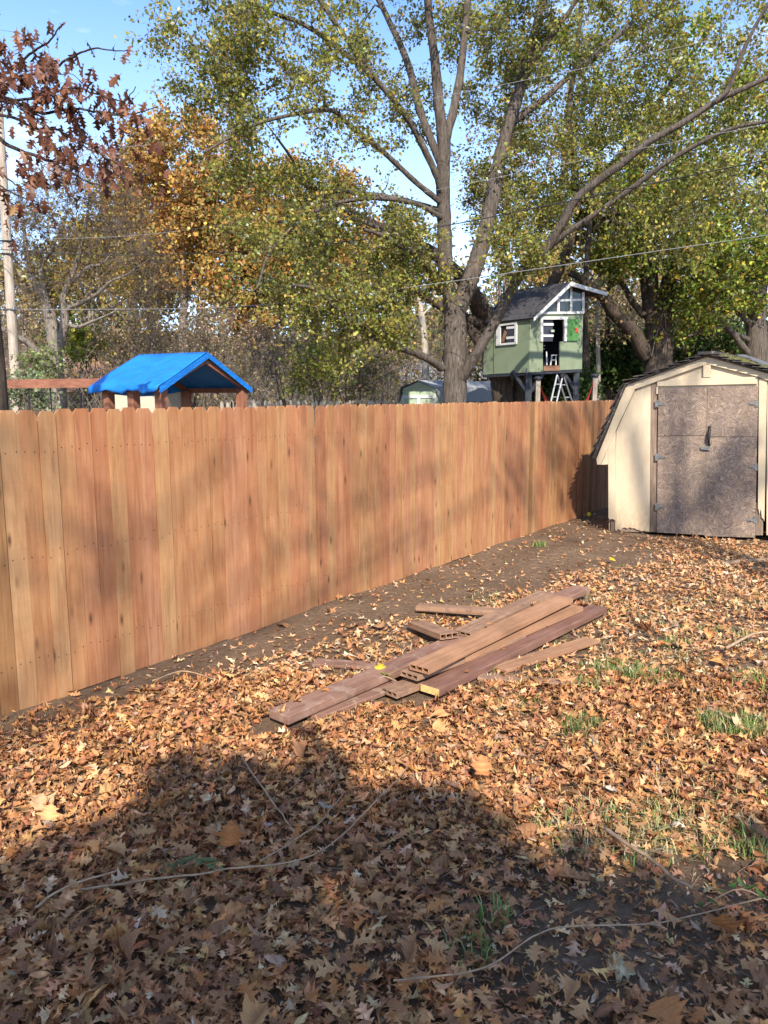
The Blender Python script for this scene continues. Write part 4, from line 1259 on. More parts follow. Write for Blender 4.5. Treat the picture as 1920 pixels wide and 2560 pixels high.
DRYG = [(0.45, 0.36, 0.17), (0.36, 0.34, 0.14), (0.52, 0.42, 0.24), (0.22, 0.28, 0.08)]
tufts = [(1585, 1580, 0.20, 0.16, 620, 0.10, 'bright green grass tuft in sunny leaves near the right edge'), (1255, 1580, 0.12, 0.10, 260, 0.09, 'small grass tuft below the yellow-ended plank'),
         (1345, 1450, 0.22, 0.16, 420, 0.07, 'grass patch right of the flat tan board'), (1415, 1470, 0.20, 0.14, 380, 0.07, 'wider grass patch farther right than the flat tan board'),
         (1455, 1395, 0.15, 0.12, 200, 0.06, 'thin grass patch beyond the board pile to the right'), (1640, 1480, 0.16, 0.2, 300, 0.08, 'grass clump at the very right edge in sun'),
         (1065, 1990, 0.06, 0.05, 45, 0.09, 'short grass tuft on bare shaded soil'), (1015, 2060, 0.09, 0.07, 60, 0.07, 'low grass tuft at the left border of the bare soil'),
         (1650, 1830, 0.16, 0.10, 200, 0.08, 'grass tuft in shade at the right edge'), (1165, 1180, 0.10, 0.08, 120, 0.08, 'tiny grass tuft on bare soil near the fence'),
         (1270, 1490, 0.16, 0.12, 170, 0.07, 'grass growing round the flat sunken board'), (1120, 1530, 0.16, 0.10, 130, 0.06, 'sparse grass between plank end and sunny leaves')]
for dx, dy, rx, ry, n, h, lab in tufts:
    p = DG(dx, dy)
    V, F, C = grass_blades(n, p[0], p[1], rx, ry, h * 0.5, h * 1.25, GREEN, 0.7)
    tag(put('grass_tuft', V, F, MAT['grass'], None, C), lab, 'grass', 'green grass tufts')
gv = [grass_blades(45, rng.uniform(0.9, 4.4), rng.uniform(3.2, 7.2), 0.25, 0.2, 0.03, 0.075, DRYG if rng.random() < 0.65 else GREEN, 1.0) for _ in range(80)]
p = DG(1350, 1800)
gv.append(grass_blades(520, p[0], p[1], 0.45, 0.22, 0.05, 0.10, DRYG, 1.4))
gv.append(grass_blades(260, p[0] + 0.4, p[1] + 0.25, 0.5, 0.3, 0.04, 0.09, DRYG, 1.4))
o = 0; Vs, Fs, Cs = [], [], []
for V, F, C in gv:
    Vs.append(V); Fs.append(F + o); Cs.append(C); o += len(V)
gr = put('grass', np.vstack(Vs), np.vstack(Fs), MAT['grass'], None, np.vstack(Cs))
kind(gr, 'stuff')
tag(gr, 'thin dry lawn grass poking between the fallen leaves', 'grass')

# ---- small green plants and ball
def sprig(dx, dy, n, size, label, hgt, col, name='green_sprig'):
    p = DG(dx, dy)
    t = thing(name, label, 'plant', p)
    stem = smooth_line([p + np.array([-0.12, 0.02, 0.03]), p + np.array([0, 0, hgt]), p + np.array([0.10, -0.03, hgt * 0.8])], 8)
    MB().tube(stem, 0.003, 5).build('stem', MAT['stick'], t)
    for i_ in range(n):
        tv, tf_ = blade(500 + i_, 'oval')
        q = stem[int(i_ / n * 8)] 
        rt_ = rotmats(np.array([rng.uniform(0, 6.28)]), np.array([rng.uniform(0, 6.28)]), np.array([rng.uniform(0.1, 0.7)]))[0]
        V = (tv @ rt_.T) * size * rng.uniform(0.7, 1.2) + q + np.array([0, 0, 0.012])
        c = np.array(col) * rng.uniform(0.7, 1.4)
        put('leaf', V, tf_, MAT['leaf'], t, np.tile(c, (len(V), 1)))
sprig(425, 1908, 14, 0.085, 'fresh green leafy sprig lying on dry leaves by the sticks', 0.09, (0.19, 0.22, 0.10))
sprig(1588, 1985, 9, 0.055, 'small green weed growing beside the large rust brown leaf', 0.12, (0.10, 0.18, 0.05), 'green_weed')
sprig(822, 1492, 6, 0.07, 'yellow green weed growing against the longest plank', 0.10, (0.36, 0.40, 0.06), 'yellow_weed')
sprig(1345, 1235, 9, 0.06, 'low green weed in the litter before the cream shed', 0.05, (0.12, 0.22, 0.05), 'green_weed')
bl_ = gnd(1472, 1292)
m = MB(); 
V, F = [], []
for i_ in range(9):
    ph = math.pi * i_ / 8
    for j_ in range(14):
        a = j_ * 2 * math.pi / 14
        rr = 0.034 * (1 + 0.015 * math.sin(3 * a + 2 * ph))
        V.append((bl_[0] + rr * math.sin(ph) * math.cos(a), bl_[1] + rr * math.sin(ph) * math.sin(a), 0.04 + rr * math.cos(ph)))
F = [(i_ * 14 + j_, i_ * 14 + (j_ + 1) % 14, (i_ + 1) * 14 + (j_ + 1) % 14, (i_ + 1) * 14 + j_) for i_ in range(8) for j_ in range(14)]
tag(m.add(V, F).build('yellow_ball', MAT['yellow'], smooth=True), 'small yellow ball on the soil at the corner of fence and shed', 'ball')

# ------------------------------------------------------------------ trees
class Tree:
    def __init__(s):
        s.pos, s.rad, s.tan = [], [], []
        s.limbs, s.br, s.ends = [], [], []
    def _nodes(s, P, r):
        T = np.gradient(P, axis=0)
        T /= np.linalg.norm(T, axis=1)[:, None] + 1e-9
        s.pos.append(P); s.rad.append(r); s.tan.append(T)
    def limb(s, pts, r0, r1, n=None, wig=0.0, leafy=False):
        P = smooth_line(pts, n or 5 * len(pts))
        if wig:
            P[1:-1] += rng.normal(0, wig, P[1:-1].shape)
        r = np.linspace(r0, r1, len(P)) 
        s.limbs.append((P, r))
        s._nodes(P, r)
        if leafy:
            s.ends.append(P)
        return s
    def reach(s, targets, thick=0.010, up=0.25, n=7, wig=0.05):
        A = np.vstack(s.pos); Rr = np.concatenate(s.rad); T = np.vstack(s.tan)
        d0 = np.array([np.min(np.linalg.norm(A - t, axis=1)) for t in targets])
        for t in np.asarray(targets)[np.argsort(d0)]:
            dv = t - A
            d = np.linalg.norm(dv, axis=1)
            cosb = np.einsum('ij,ij->i', dv, T) / (d + 1e-6)
            k = int(np.argmin(d * (1.25 - 0.35 * cosb) + 0.25 * np.maximum(0, A[:, 2] - t[2])))
            L_ = d[k]
            if L_ < 0.15:
                continue
            a = A[k]
            m1 = a + T[k] * L_ * 0.30 + (t - a) * 0.15
            m2 = a + (t - a) * 0.68 + np.array([0, 0, up * L_ * 0.25]) + rng.normal(0, wig * L_, 3)
            P = smooth_line([a, m1, m2, t], n)
            r0 = min(Rr[k] * 0.62, thick * (1 + 1.6 * L_))
            r = np.linspace(r0, max(0.004, thick * 0.35), n)
            s.br.append((P, r)); s.ends.append(P)
            A = np.vstack([A, P[2:]]); Rr = np.concatenate([Rr, r[2:]])
            Tn = np.gradient(P, axis=0); Tn /= np.linalg.norm(Tn, axis=1)[:, None] + 1e-9
            T = np.vstack([T, Tn[2:]])
        return s
    def twigs(s, per, length, droop=0.1, outw=0.5):
        """vectorised fine twigs from the outer part of the reached branches -> (T,4,3)"""
        st, dr = [], []
        for P in s.ends:
            n = len(P)
            for _ in range(per):
                q = rng.uniform(0.3, 1.0) * (n - 1)
                i_ = min(int(q), n - 2); f = q - i_
                st.append(P[i_] * (1 - f) + P[i_ + 1] * f)
                dr.append(unit(P[i_ + 1] - P[i_]) * outw)
        st = np.array(st); dr = np.array(dr)
        d = dr + rng.normal(0, 0.6, st.shape) + np.array([0, 0, 0.12])
        d /= np.linalg.norm(d, axis=1)[:, None]
        ln = length * rng.uniform(0.5, 1.3, len(st))
        tt = np.linspace(0, 1, 4)
        P = st[:, None] + d[:, None] * (ln[:, None] * tt)[..., None] + np.array([0, 0, -1]) * (droop * ln[:, None] * tt ** 2)[..., None]
        P[:, 1:3] += rng.normal(0, 0.04 * length, P[:, 1:3].shape)
        s.tw = P
        return s
def join(lst):
    o, Vs, Fs = 0, [], []
    for V, F in lst:
        Vs.append(V); Fs.append(F + o); o += len(V)
    return np.vstack(Vs), np.vstack(Fs)
LEAF4 = (np.array([(0, 0, 0), (-0.36, 0.42, 0.10), (0, 1.0, -0.12), (0.36, 0.42, 0.10)]), np.array([(0, 3, 2), (0, 2, 1)]))
LEAF5 = (np.array([(0, 0, 0), (-0.55, 0.55, 0.1), (-0.14, 0.5, 0.03), (0, 1.0, -0.15), (0.14, 0.5, 0.03), (0.55, 0.55, 0.1)]), np.array([(0, 2, 1), (0, 4, 2), (4, 3, 2), (0, 5, 4)]))
def crown(tree, per, size, cols, wts, spread, parent, mat, templ=LEAF4, jit=0.25, name='crown'):
    P = tree.tw
    n = len(P) * per
    ix = np.repeat(np.arange(len(P)), per)
    q = rng.uniform(0.15, 3, n)
    i_ = np.minimum(q.astype(int), 2); f = (q - i_)[:, None]
    c = P[ix, i_] * (1 - f) + P[ix, i_ + 1] * f + rng.normal(0, spread, (n, 3))
    rot = rotmats(rng.uniform(0, 6.283, n), rng.uniform(0, 6.283, n), rng.uniform(0.2, 1.9, n))
    clump = np.exp(rng.normal(0, 0.26, len(P)))[ix][:, None]
    col = palette(n, cols, wts, jit) * clump
    V, F, C = scatter([templ], c, rot, rng.uniform(0.65, 1.3, n) * size, np.clip(col, 0.004, 0.85))
    return put(name, V, F, mat, parent, C)
def finish_tree(tree, root, barkm, twig_r, limb_k=10, br_k=5):
    first = True
    for P, r in tree.limbs:
        V, F = tube(P, r, limb_k)
        # knobbly bark outline
        V = V + rng.normal(0, 0.012, V.shape) * np.repeat(np.minimum(1, r / 0.15), limb_k)[:, None]
        put('trunk' if first else 'limb', V, F, barkm, root, smooth=True)
        first = False
    lst = [tube(P, r, br_k) for P, r in tree.br]
    lst.append(twig_mesh(tree.tw[:, [0, 1, 3]], twig_r))
    put('branches', *join(lst), MAT['twig'] if barkm is not MAT['dark_bark'] else MAT['dark_bark'], root, smooth=True)
def ell(dx, dy, rx, ry, Y, rY, n):
    """n targets in an ellipsoid centred at a disp pixel"""
    c = D(dx, dy, Y)
    s_ = K * Y / FPX
    v = rng.normal(0, 1, (n, 3)); v /= np.linalg.norm(v, axis=1)[:, None]
    v *= rng.random((n, 1)) ** (1 / 2.4)
    return c + v * np.array([rx * s_, rY, ry * s_])
C2 = crop(960, 0, 960)
C1 = crop(0, 0, 960)
def L2(pts, Y):
    return [at(*C2(x, y), (Y if np.isscalar(Y) else Y[i_])) for i_, (x, y) in enumerate(pts)]
def L1(pts, Y):
    return [at(*C1(x, y), (Y if np.isscalar(Y) else Y[i_])) for i_, (x, y) in enumerate(pts)]
def LD(pts, Y):
    return [D(x, y, (Y if np.isscalar(Y) else Y[i_])) for i_, (x, y) in enumerate(pts)]

MAPLE = [(0.215, 0.222, 0.045), (0.270, 0.258, 0.060), (0.155, 0.170, 0.036), (0.37, 0.295, 0.068), (0.42, 0.45, 0.34), (0.38, 0.24, 0.06), (0.26, 0.27, 0.15)]
MAPW = [26, 24, 18, 13, 3, 5, 8]
# ---- big silver maple
Y0 = 20.0
base = np.array([D(983, 1000, Y0)[0], Y0, 0])
mp = thing('maple_tree', 'big silver maple with thick forked grey trunk rising behind the middle of the cedar fence', 'tree', base)
T = Tree()
T.limb([base + np.array([0, 0, -0.1]), base + np.array([0, 0, 0.35])] + L2([(306, 1700), (305, 1560), (308, 1450), (305, 1370), (290, 1290)], Y0), 0.46, 0.30, 40)
T.limbs[0] = (T.limbs[0][0], np.interp(np.linspace(0, 1, 40), [0, 0.12, 0.3, 0.75, 1], [0.50, 0.40, 0.335, 0.325, 0.25])); T.rad[0] = T.limbs[0][1]
T.limb(L2([(300, 1330), (268, 1200), (263, 1050), (258, 900), (256, 720), (262, 590)], [20, 20, 19.95, 19.9, 19.8, 19.8]), 0.235, 0.185, 30)
T.limb(L2([(258, 640), (238, 450), (222, 280), (200, 110), (182, -60), (165, -260)], [19.8, 19.7, 19.6, 19.5, 19.4, 19.3]), 0.165, 0.08, 26)
T.limb(L2([(262, 620), (300, 470), (328, 330), (348, 150), (366, -40), (385, -240)], [19.8, 19.9, 20, 20.1, 20.2, 20.3]), 0.14, 0.07, 26)
T.limb(L2([(315, 1340), (372, 1210), (425, 1050), (465, 870), (500, 690), (545, 520), (592, 370), (625, 240), (660, 110), (695, -40), (730, -230)], np.linspace(20, 21.2, 11)), 0.27, 0.09, 44)
T.limb(L2([(600, 345), (660, 250), (735, 140), (800, 50), (870, -60)], [20.5, 20.4, 20.3, 20.2, 20]), 0.085, 0.05)
T.limb(L2([(540, 540), (620, 480), (700, 420), (800, 330), (930, 220), (1080, 90), (1200, -60)], np.linspace(20.8, 22.5, 7)), 0.12, 0.05)
T.limb(L2([(330, 1640), (380, 1560), (455, 1435), (540, 1275), (600, 1170), (690, 1085), (765, 975), (830, 860), (920, 785), (1030, 705), (1150, 610), (1300, 525), (1430, 440), (1540, 388), (1670, 330), (1800, 280)], np.linspace(19.9, 16.5, 16)), 0.165, 0.05, 60)
T.limb(L2([(690, 1085), (800, 1000), (950, 900), (1100, 790), (1240, 690), (1400, 600), (1540, 545), (1700, 520)], np.linspace(18.9, 16.2, 8)), 0.085, 0.035, 32)
T.limb(L2([(1430, 440), (1490, 380), (1545, 240), (1600, 120), (1670, 0)], np.linspace(17.1, 16.6, 5)), 0.06, 0.035)
T.limb(L2([(245, 1270), (205, 1185), (150, 1110), (90, 1075), (0, 1020), (-90, 990)], np.linspace(20, 18.4, 6)), 0.105, 0.05)
T.limb(L2([(250, 1590), (180, 1545), (80, 1505), (0, 1478), (-120, 1410), (-220, 1320), (-300, 1250), (-400, 1230)], np.linspace(19.9, 16.8, 8)), 0.12, 0.035, 36)
T.limb(LD([(958, 420), (935, 360), (900, 290), (870, 240), (807, 165), (760, 100), (700, 15), (650, -60)], np.linspace(19.8, 18, 8)), 0.105, 0.05, 36)
T.limb(LD([(807, 165), (740, 112), (660, 55), (560, 15), (470, -40)], np.linspace(18.7, 17.6, 5)), 0.075, 0.035)
T.limb(LD([(950, 350), (908, 240), (880, 135), (845, 55), (805, -30), (770, -120)], np.linspace(19.8, 20.6, 6)), 0.12, 0.06)
T.limb(LD([(955, 440), (900, 395), (830, 330), (757, 272), (715, 238), (640, 246), (560, 266), (500, 295), (440, 330)], np.linspace(19.8, 16.4, 9)), 0.085, 0.025, 40)
T.limb(LD([(955, 470), (897, 440), (810, 428), (706, 445), (625, 497), (578, 555), (560, 610)], np.linspace(19.8, 16.5, 7)), 0.075, 0.025, 32)
T.limb(LD([(955, 455), (860, 430), (770, 416), (694, 410), (648, 395), (634, 350), (600, 300)], np.linspace(19.9, 19, 7)), 0.08, 0.03, 32)
T.limb(LD([(990, 640), (905, 560), (850, 520), (790, 480), (700, 470), (600, 480)], np.linspace(20.1, 22, 6)), 0.12, 0.04, 30)
tg = np.vstack([ell(600, 200, 270, 200, 18.0, 2.2, 105), ell(480, 110, 150, 130, 17.5, 1.6, 45), ell(900, 80, 260, 160, 20.8, 2.0, 52), ell(1200, 130, 250, 200, 21.5, 2.5, 62), ell(1480, 200, 260, 260, 19.2, 2.5, 82),
                ell(1180, 430, 180, 150, 21, 1.8, 46), ell(1450, 430, 240, 120, 18.6, 1.6, 60), ell(680, 420, 230, 150, 18.0, 2, 42), ell(640, 580, 200, 120, 17.6, 1.5, 30), ell(760, 700, 150, 100, 18.0, 1.2, 54), ell(870, 560, 110, 120, 19.2, 1.2, 45),
                ell(1080, 330, 110, 190, 21.2, 1.2, 28), ell(950, 320, 120, 150, 21.2, 1.0, 18), ell(1130, 550, 110, 60, 18.4, .8, 22), ell(900, -120, 500, 140, 19, 3, 60), ell(1400, -100, 350, 120, 18, 3, 50)])
def clear_of(tgts, p, rad, keep=0.25):
    d_ = tgts - p
    d_ = d_ - np.outer(d_ @ TOSUN, TOSUN)
    return tgts[(np.linalg.norm(d_, axis=1) > rad) | (rng.random(len(tgts)) < keep)]
T.limbs = [(P, r * (0.9 if k_ == 0 else 0.84)) for k_, (P, r) in enumerate(T.limbs)]
tg = clear_of(tg, np.array([tc0[0] + 0.3, tc0[1], 3.4]), 1.7)
T.reach(tg, 0.011)
T.twigs(8, 0.55, 0.22)
crown(T, 13, 0.088, MAPLE, MAPW, 0.075, mp, MAT['leaf'], LEAF4, 0.13)
finish_tree(T, mp, MAT['maple_bark'], 0.006, 14)

# ---- dark tree growing up through the tree house
Y1 = 24.3
b2 = np.array([T3(885, 1040, Y1)[0], Y1, 0])
t2 = thing('dark_tree', 'dark twin-stemmed tree growing up through the green tree house', 'tree', b2)
T = Tree()
T.limb([b2, b2 + np.array([-0.1, 0, 1.3])] + [T3(835, 900, Y1), T3(800, 800, Y1), T3(745, 600, Y1), T3(700, 430, Y1), T3(660, 330, Y1)], 0.36, 0.26, 34)
T.limb([b2 + np.array([0.35, 0, 0]), T3(965, 1040, 24.5), T3(985, 850, 24.6), T3(1050, 600, 25.6), T3(1130, 350, 26), T3(1215, 180, 26), T3(1265, 60, 26), T3(1330, -90, 26), T3(1420, -260, 26.2), T3(1520, -420, 26.3)], 0.27, 0.11, 44)
T.limb(L2([(440, 1370), (400, 1290), (340, 1210), (250, 1120), (130, 1050), (0, 990), (-120, 930), (-260, 850)], np.linspace(24.2, 22, 8)), 0.26, 0.07, 36)
T.limb(L2([(425, 1400), (340, 1370), (240, 1320), (150, 1265), (0, 1235), (-120, 1200)], np.linspace(24.2, 22.8, 6)), 0.18, 0.05, 30)
T.limb(L2([(420, 1480), (370, 1420), (300, 1370)], 24.0), 0.2, 0.12)
T.limb(L2([(800, 1180), (870, 1215), (950, 1285), (1020, 1385)], np.linspace(25.8, 25.4, 4)), 0.10, 0.14)
T.limb(L2([(860, 880), (960, 740), (1080, 600), (1200, 420), (1320, 250), (1420, 100)], np.linspace(26.2, 27, 6)), 0.13, 0.05, 30)
T.limb(L2([(840, 920), (820, 700), (800, 480), (830, 250), (850, 60), (860, -100)], np.linspace(26.2, 27, 6)), 0.12, 0.05, 30)
tg = clear_of(np.vstack([ell(1250, 300, 220, 240, 26.5, 2, 85), ell(700, 520, 200, 130, 23.5, 1.5, 40), ell(1150, 480, 130, 120, 26, 1.5, 30), ell(860, 620, 100, 80, 22.8, 1.0, 26), ell(1330, 480, 110, 110, 26, 1.5, 34), ell(1250, 80, 300, 120, 27, 2, 50)]), np.array([tc0[0] + 0.3, tc0[1], 3.4]), 1.7)
T.reach(tg, 0.012)
T.twigs(8, 0.7, 0.18)
crown(T, 10, 0.13, MAPLE, MAPW, 0.09, t2, MAT['leaf'], LEAF4, 0.13)
finish_tree(T, t2, MAT['dark_bark'], 0.007, 12)

# ---- vine-clad tree right of the tree house
Y2 = 26.0
C4 = crop(1480, 520, 440)
def L4(pts, Y):
    return [at(*C4(x, y), (Y if np.isscalar(Y) else Y[i_])) for i_, (x, y) in enumerate(pts)]
b3 = np.array([at(*C4(620, 1400), Y2)[0], Y2, 0])
t3 = thing('brown_tree', 'thick brown multi-stemmed tree with bare vines behind the left slope of the cream shed', 'tree', b3)
T = Tree()
T.limb([b3, b3 + np.array([0, 0, 1.4])] + L4([(625, 1420), (630, 1200), (620, 1050), (590, 960)], Y2), 0.50, 0.40, 26)
T.limb(L4([(590, 1080), (555, 900), (525, 720), (505, 560), (500, 400), (480, 200), (450, 0), (420, -250)], np.linspace(26, 26.6, 8)), 0.30, 0.11, 34)
T.limb(L4([(650, 1080), (680, 900), (720, 700), (760, 520), (800, 380), (850, 200), (880, 0), (900, -260)], np.linspace(26, 25.2, 8)), 0.30, 0.10, 34)
T.limb(L4([(600, 960), (580, 820), (570, 700), (575, 560)], 25.9), 0.2, 0.17, 16)
T.limb(L4([(730, 900), (800, 790), (900, 700), (1060, 640), (1200, 520)], np.linspace(26, 24.6, 5)), 0.14, 0.05)
T.limb(L4([(520, 1400), (400, 1190), (300, 1080), (200, 980), (100, 830), (0, 790), (-120, 740)], np.linspace(25.9, 24.8, 7)), 0.27, 0.13, 30)
T.limb(L4([(495, 1020), (380, 880), (300, 740), (200, 620), (80, 530), (-40, 440)], np.linspace(26, 26.8, 6)), 0.12, 0.04)
tg = np.vstack([ell(1430, 480, 150, 130, 25, 1.8, 62), ell(1560, 560, 110, 100, 24.5, 1.4, 44), ell(1330, 430, 100, 100, 26, 1.5, 26), ell(1500, 300, 200, 160, 25.5, 2, 55), ell(1400, 150, 200, 160, 26, 2, 40), ell(1330, 560, 70, 60, 25.5, 1, 14)])
T.reach(tg, 0.012)
T.twigs(8, 0.62, 0.2)
crown(T, 11, 0.13, [(0.145, 0.205, 0.030), (0.195, 0.255, 0.042), (0.255, 0.270, 0.048), (0.40, 0.29, 0.045), (0.36, 0.42, 0.22), (0.085, 0.12, 0.025)], [22, 22, 16, 14, 4, 14], 0.09, t3, MAT['leaf'])
finish_tree(T, t3, MAT['dark_bark'], 0.007, 12)
for k_, pts in enumerate(([(690, 1420), (700, 1200), (690, 1000), (740, 800), (700, 600)], [(560, 1400), (600, 1230), (640, 1100), (690, 980)], [(710, 1430), (715, 1250), (650, 1080), (680, 960)])):
    MB().tube(smooth_line(L4(pts, 25.55), 16), 0.018, 5).build('vine', MAT['twig'], t3)

# ---- far right tree
Y3 = 27.0
b4 = np.array([at(*C4(1560, 1400), Y3)[0], Y3, 0])
t4 = thing('grey_tree', 'stout grey tree rising behind the peak of the cream shed at the right edge', 'tree', b4)
T = Tree()
T.limb([b4, b4 + np.array([0, 0, 1.4])] + L4([(1555, 1420), (1550, 1200), (1545, 1040), (1560, 880), (1590, 700), (1620, 400), (1640, 100)], Y3), 0.46, 0.16, 34)
T.limb(L4([(1520, 1130), (1420, 1020), (1310, 910), (1230, 840)], np.linspace(27, 26, 4)), 0.12, 0.05)
T.limb(L4([(1510, 900), (1420, 800), (1340, 680), (1300, 560), (1240, 380)], np.linspace(27, 26.4, 5)), 0.13, 0.05)
T.limb(L4([(1500, 1250), (1350, 1190), (1180, 1130), (1040, 1160), (900, 1210)], np.linspace(27, 25.4, 5)), 0.10, 0.04)
T.limb(L4([(1500, 940), (1380, 910), (1240, 960), (1100, 1080), (980, 1200)], np.linspace(27, 25.6, 5)), 0.07, 0.03)
T.limb(L4([(1500, 1400), (1420, 1310), (1300, 1150), (1180, 1020)], np.linspace(27, 26, 4)), 0.14, 0.05)
tg = np.vstack([ell(1610, 480, 130, 160, 26, 2, 60), ell(1560, 640, 120, 70, 26, 1.5, 30), ell(1640, 250, 150, 200, 26.5, 2, 50), ell(1490, 680, 70, 60, 25.6, 1, 18)])
T.reach(tg, 0.011)
T.twigs(8, 0.62, 0.2)
crown(T, 10, 0.13, [(0.15, 0.205, 0.030), (0.205, 0.255, 0.042), (0.275, 0.280, 0.048), (0.42, 0.30, 0.045), (0.38, 0.43, 0.24)], [22, 22, 14, 10, 3], 0.09, t4, MAT['leaf'])
finish_tree(T, t4, MAT['maple_bark'], 0.007, 12)

# ---- bare tree at the left
Y4 = 30.0
C8 = crop(0, 620, 420)
def L8(pts, Y):
    return [at(*C8(x, y), (Y if np.isscalar(Y) else Y[i_])) for i_, (x, y) in enumerate(pts)]
b5 = np.array([at(*C8(570, 1280), Y4)[0], Y4, 0])
t5 = thing('bare_tree', 'leafless grey tree with spreading limbs between utility pole and blue roof', 'tree', b5)
T = Tree()
T.limb([b5, b5 + np.array([0, 0, 1.0])] + L8([(560, 1250), (540, 1050), (530, 850), (500, 700), (480, 600)], Y4), 0.31, 0.22, 24)
T.limb(L8([(570, 1020), (610, 880), (640, 740), (625, 560), (650, 420), (720, 240), (780, 60), (830, -140), (870, -340)], np.linspace(30, 29.4, 9)), 0.20, 0.05, 34)
T.limb(L8([(490, 680), (440, 500), (400, 420), (320, 300), (270, 120), (250, -60), (230, -280)], np.linspace(30, 30.8, 7)), 0.17, 0.05, 30)
T.limb(L8([(480, 600), (450, 440), (420, 300), (405, 180), (480, 60), (540, -60), (640, -250)], np.linspace(30, 30, 7)), 0.12, 0.04, 30)
T.limb(L8([(630, 640), (700, 590), (800, 540), (900, 490), (1000, 420), (1090, 330), (1240, 270), (1400, 160)], np.linspace(30, 28, 8)), 0.10, 0.03, 30)
T.limb(L8([(640, 740), (760, 780), (880, 740), (1000, 690), (1150, 620)], np.linspace(30, 28.4, 5)), 0.08, 0.03)
T.limb(L8([(640, 480), (720, 330), (870, 190), (1000, 160), (1100, 60)], np.linspace(30, 29, 5)), 0.09, 0.03)
T.limb(L8([(520, 1200), (400, 1060), (280, 940), (170, 880), (20, 800), (-150, 740)], np.linspace(30, 28.6, 6)), 0.15, 0.07, 26)
T.limb(L8([(380, 460), (280, 420), (140, 350), (0, 330)], np.linspace(30, 29, 4)), 0.07, 0.03)
tg = np.vstack([ell(160, 480, 150, 150, 29.5, 2.5, 120), ell(60, 560, 90, 120, 29, 2, 40), ell(300, 600, 120, 110, 28.5, 2, 60), ell(230, 420, 100, 100, 29.5, 2, 40)])
T.reach(tg, 0.012, 0.1, 7, 0.1)
T.twigs(14, 1.0, 0.0, 0.9)
crown(T, 1, 0.12, [(0.28, 0.19, 0.05), (0.22, 0.19, 0.06)], [1, 1], 0.2, t5, MAT['leaf'])
finish_tree(T, t5, MAT['grey_bark'], 0.009, 10)

# ---- generic tree
def simple_tree(name, label, px, Y, top, rx, ry, n, cols, wts, barkm, leaf, per, group=None, trunk_r=0.22, tw=1.0, twn=6, cy=None, crown2=None, lean=0.0):
    """px: disp x of trunk; top: disp y of the crown centre; rx, ry in disp px"""
    base = np.array([D(px, 860, Y)[0], Y, 0])
    root = thing(name, label, 'tree', base, group)
    T = Tree()
    ctr = D(px, top, Y)
    hgt = ctr[2]
    pts = [base] + [base + np.array([lean * hgt * t + rng.normal(0, 0.12), rng.normal(0, 0.15), hgt * t]) for t in (0.2, 0.45, 0.7, 0.9, 1.1)]
    T.limb(pts, trunk_r, trunk_r * 0.3, 20)
    for _ in range(5):
        t = rng.uniform(0.35, 0.9)
        a = base + np.array([lean * hgt * t, 0, hgt * t])
        e = ell(px, top, rx * 0.6, ry * 0.6, Y, 1.5, 1)[0]
        T.limb([a, a * 0.6 + e * 0.4 + np.array([0, 0, 0.15]), e], trunk_r * 0.42, trunk_r * 0.14, 10, 0.03)
    T.reach(np.vstack([ell(px, top, rx, ry, Y, rx * K * Y / FPX * 0.8, n)] + ([ell(*crown2)] if crown2 else [])), 0.014)
    T.twigs(twn, tw, 0.15)
    crown(T, per, leaf, cols, wts, 0.15 * tw, root, MAT['leaf'])
    finish_tree(T, root, barkm, 0.009, 7, 4)
    return root
ORANGE = [(0.42, 0.205, 0.058), (0.50, 0.275, 0.070), (0.34, 0.155, 0.052), (0.44, 0.31, 0.075), (0.33, 0.25, 0.075), (0.52, 0.36, 0.16)]
OW = [22, 20, 14, 16, 14, 6]
YELLOW = [(0.36, 0.27, 0.050), (0.28, 0.23, 0.050), (0.22, 0.19, 0.055), (0.42, 0.30, 0.055), (0.30, 0.18, 0.055)]
OLIVE = [(0.25, 0.215, 0.085), (0.32, 0.255, 0.10), (0.20, 0.185, 0.07), (0.38, 0.29, 0.10), (0.35, 0.225, 0.10)]
simple_tree('oak_tree', 'tall orange autumn tree at the left border of the big maple crown', 400, 38, 430, 175, 180, 215, ORANGE, OW, MAT['grey_bark'], 0.19, 14, 'autumn trees behind the yard', 0.28, 1.0, 8)
simple_tree('oak_tree', 'orange autumn tree with dark trunk half hidden behind the maple crown', 560, 36, 540, 160, 180, 170, ORANGE, [14, 18, 10, 22, 22, 6], MAT['dark_bark'], 0.20, 12, 'autumn trees behind the yard', 0.30, 1.0, 8)
simple_tree('oak_tree', 'rusty autumn tree right of the tallest orange tree above the brush', 680, 42, 500, 150, 150, 130, ORANGE, [18, 20, 12, 20, 16, 6], MAT['dark_bark'], 0.21, 12, 'autumn trees behind the yard', 0.28, 1.0, 7)
simple_tree('oak_tree', 'broad rust brown tree filling the view above the blue roof', 300, 48, 520, 120, 130, 100, ORANGE, [16, 14, 20, 14, 20, 4], MAT['grey_bark'], 0.24, 11, 'autumn trees behind the yard', 0.28, 1.1, 7)
simple_tree('elm_tree', 'yellow tree behind the leafless grey tree', 210, 46, 560, 95, 70, 60, YELLOW, [1] * 5, MAT['grey_bark'], 0.24, 10, 'autumn trees behind the yard', 0.25, 1.1, 7)
simple_tree('elm_tree', 'low golden tree above the blue roof ridge', 330, 44, 610, 90, 90, 60, YELLOW, [1, 1, 2, 1, 2], MAT['grey_bark'], 0.23, 10, 'autumn trees behind the yard', 0.25, 1.1, 7)
simple_tree('elm_tree', 'olive brown tree behind the utility pole', 60, 50, 610, 90, 80, 55, OLIVE, [1] * 5, MAT['grey_bark'], 0.26, 9, 'autumn trees behind the yard', 0.25, 1.2, 7)
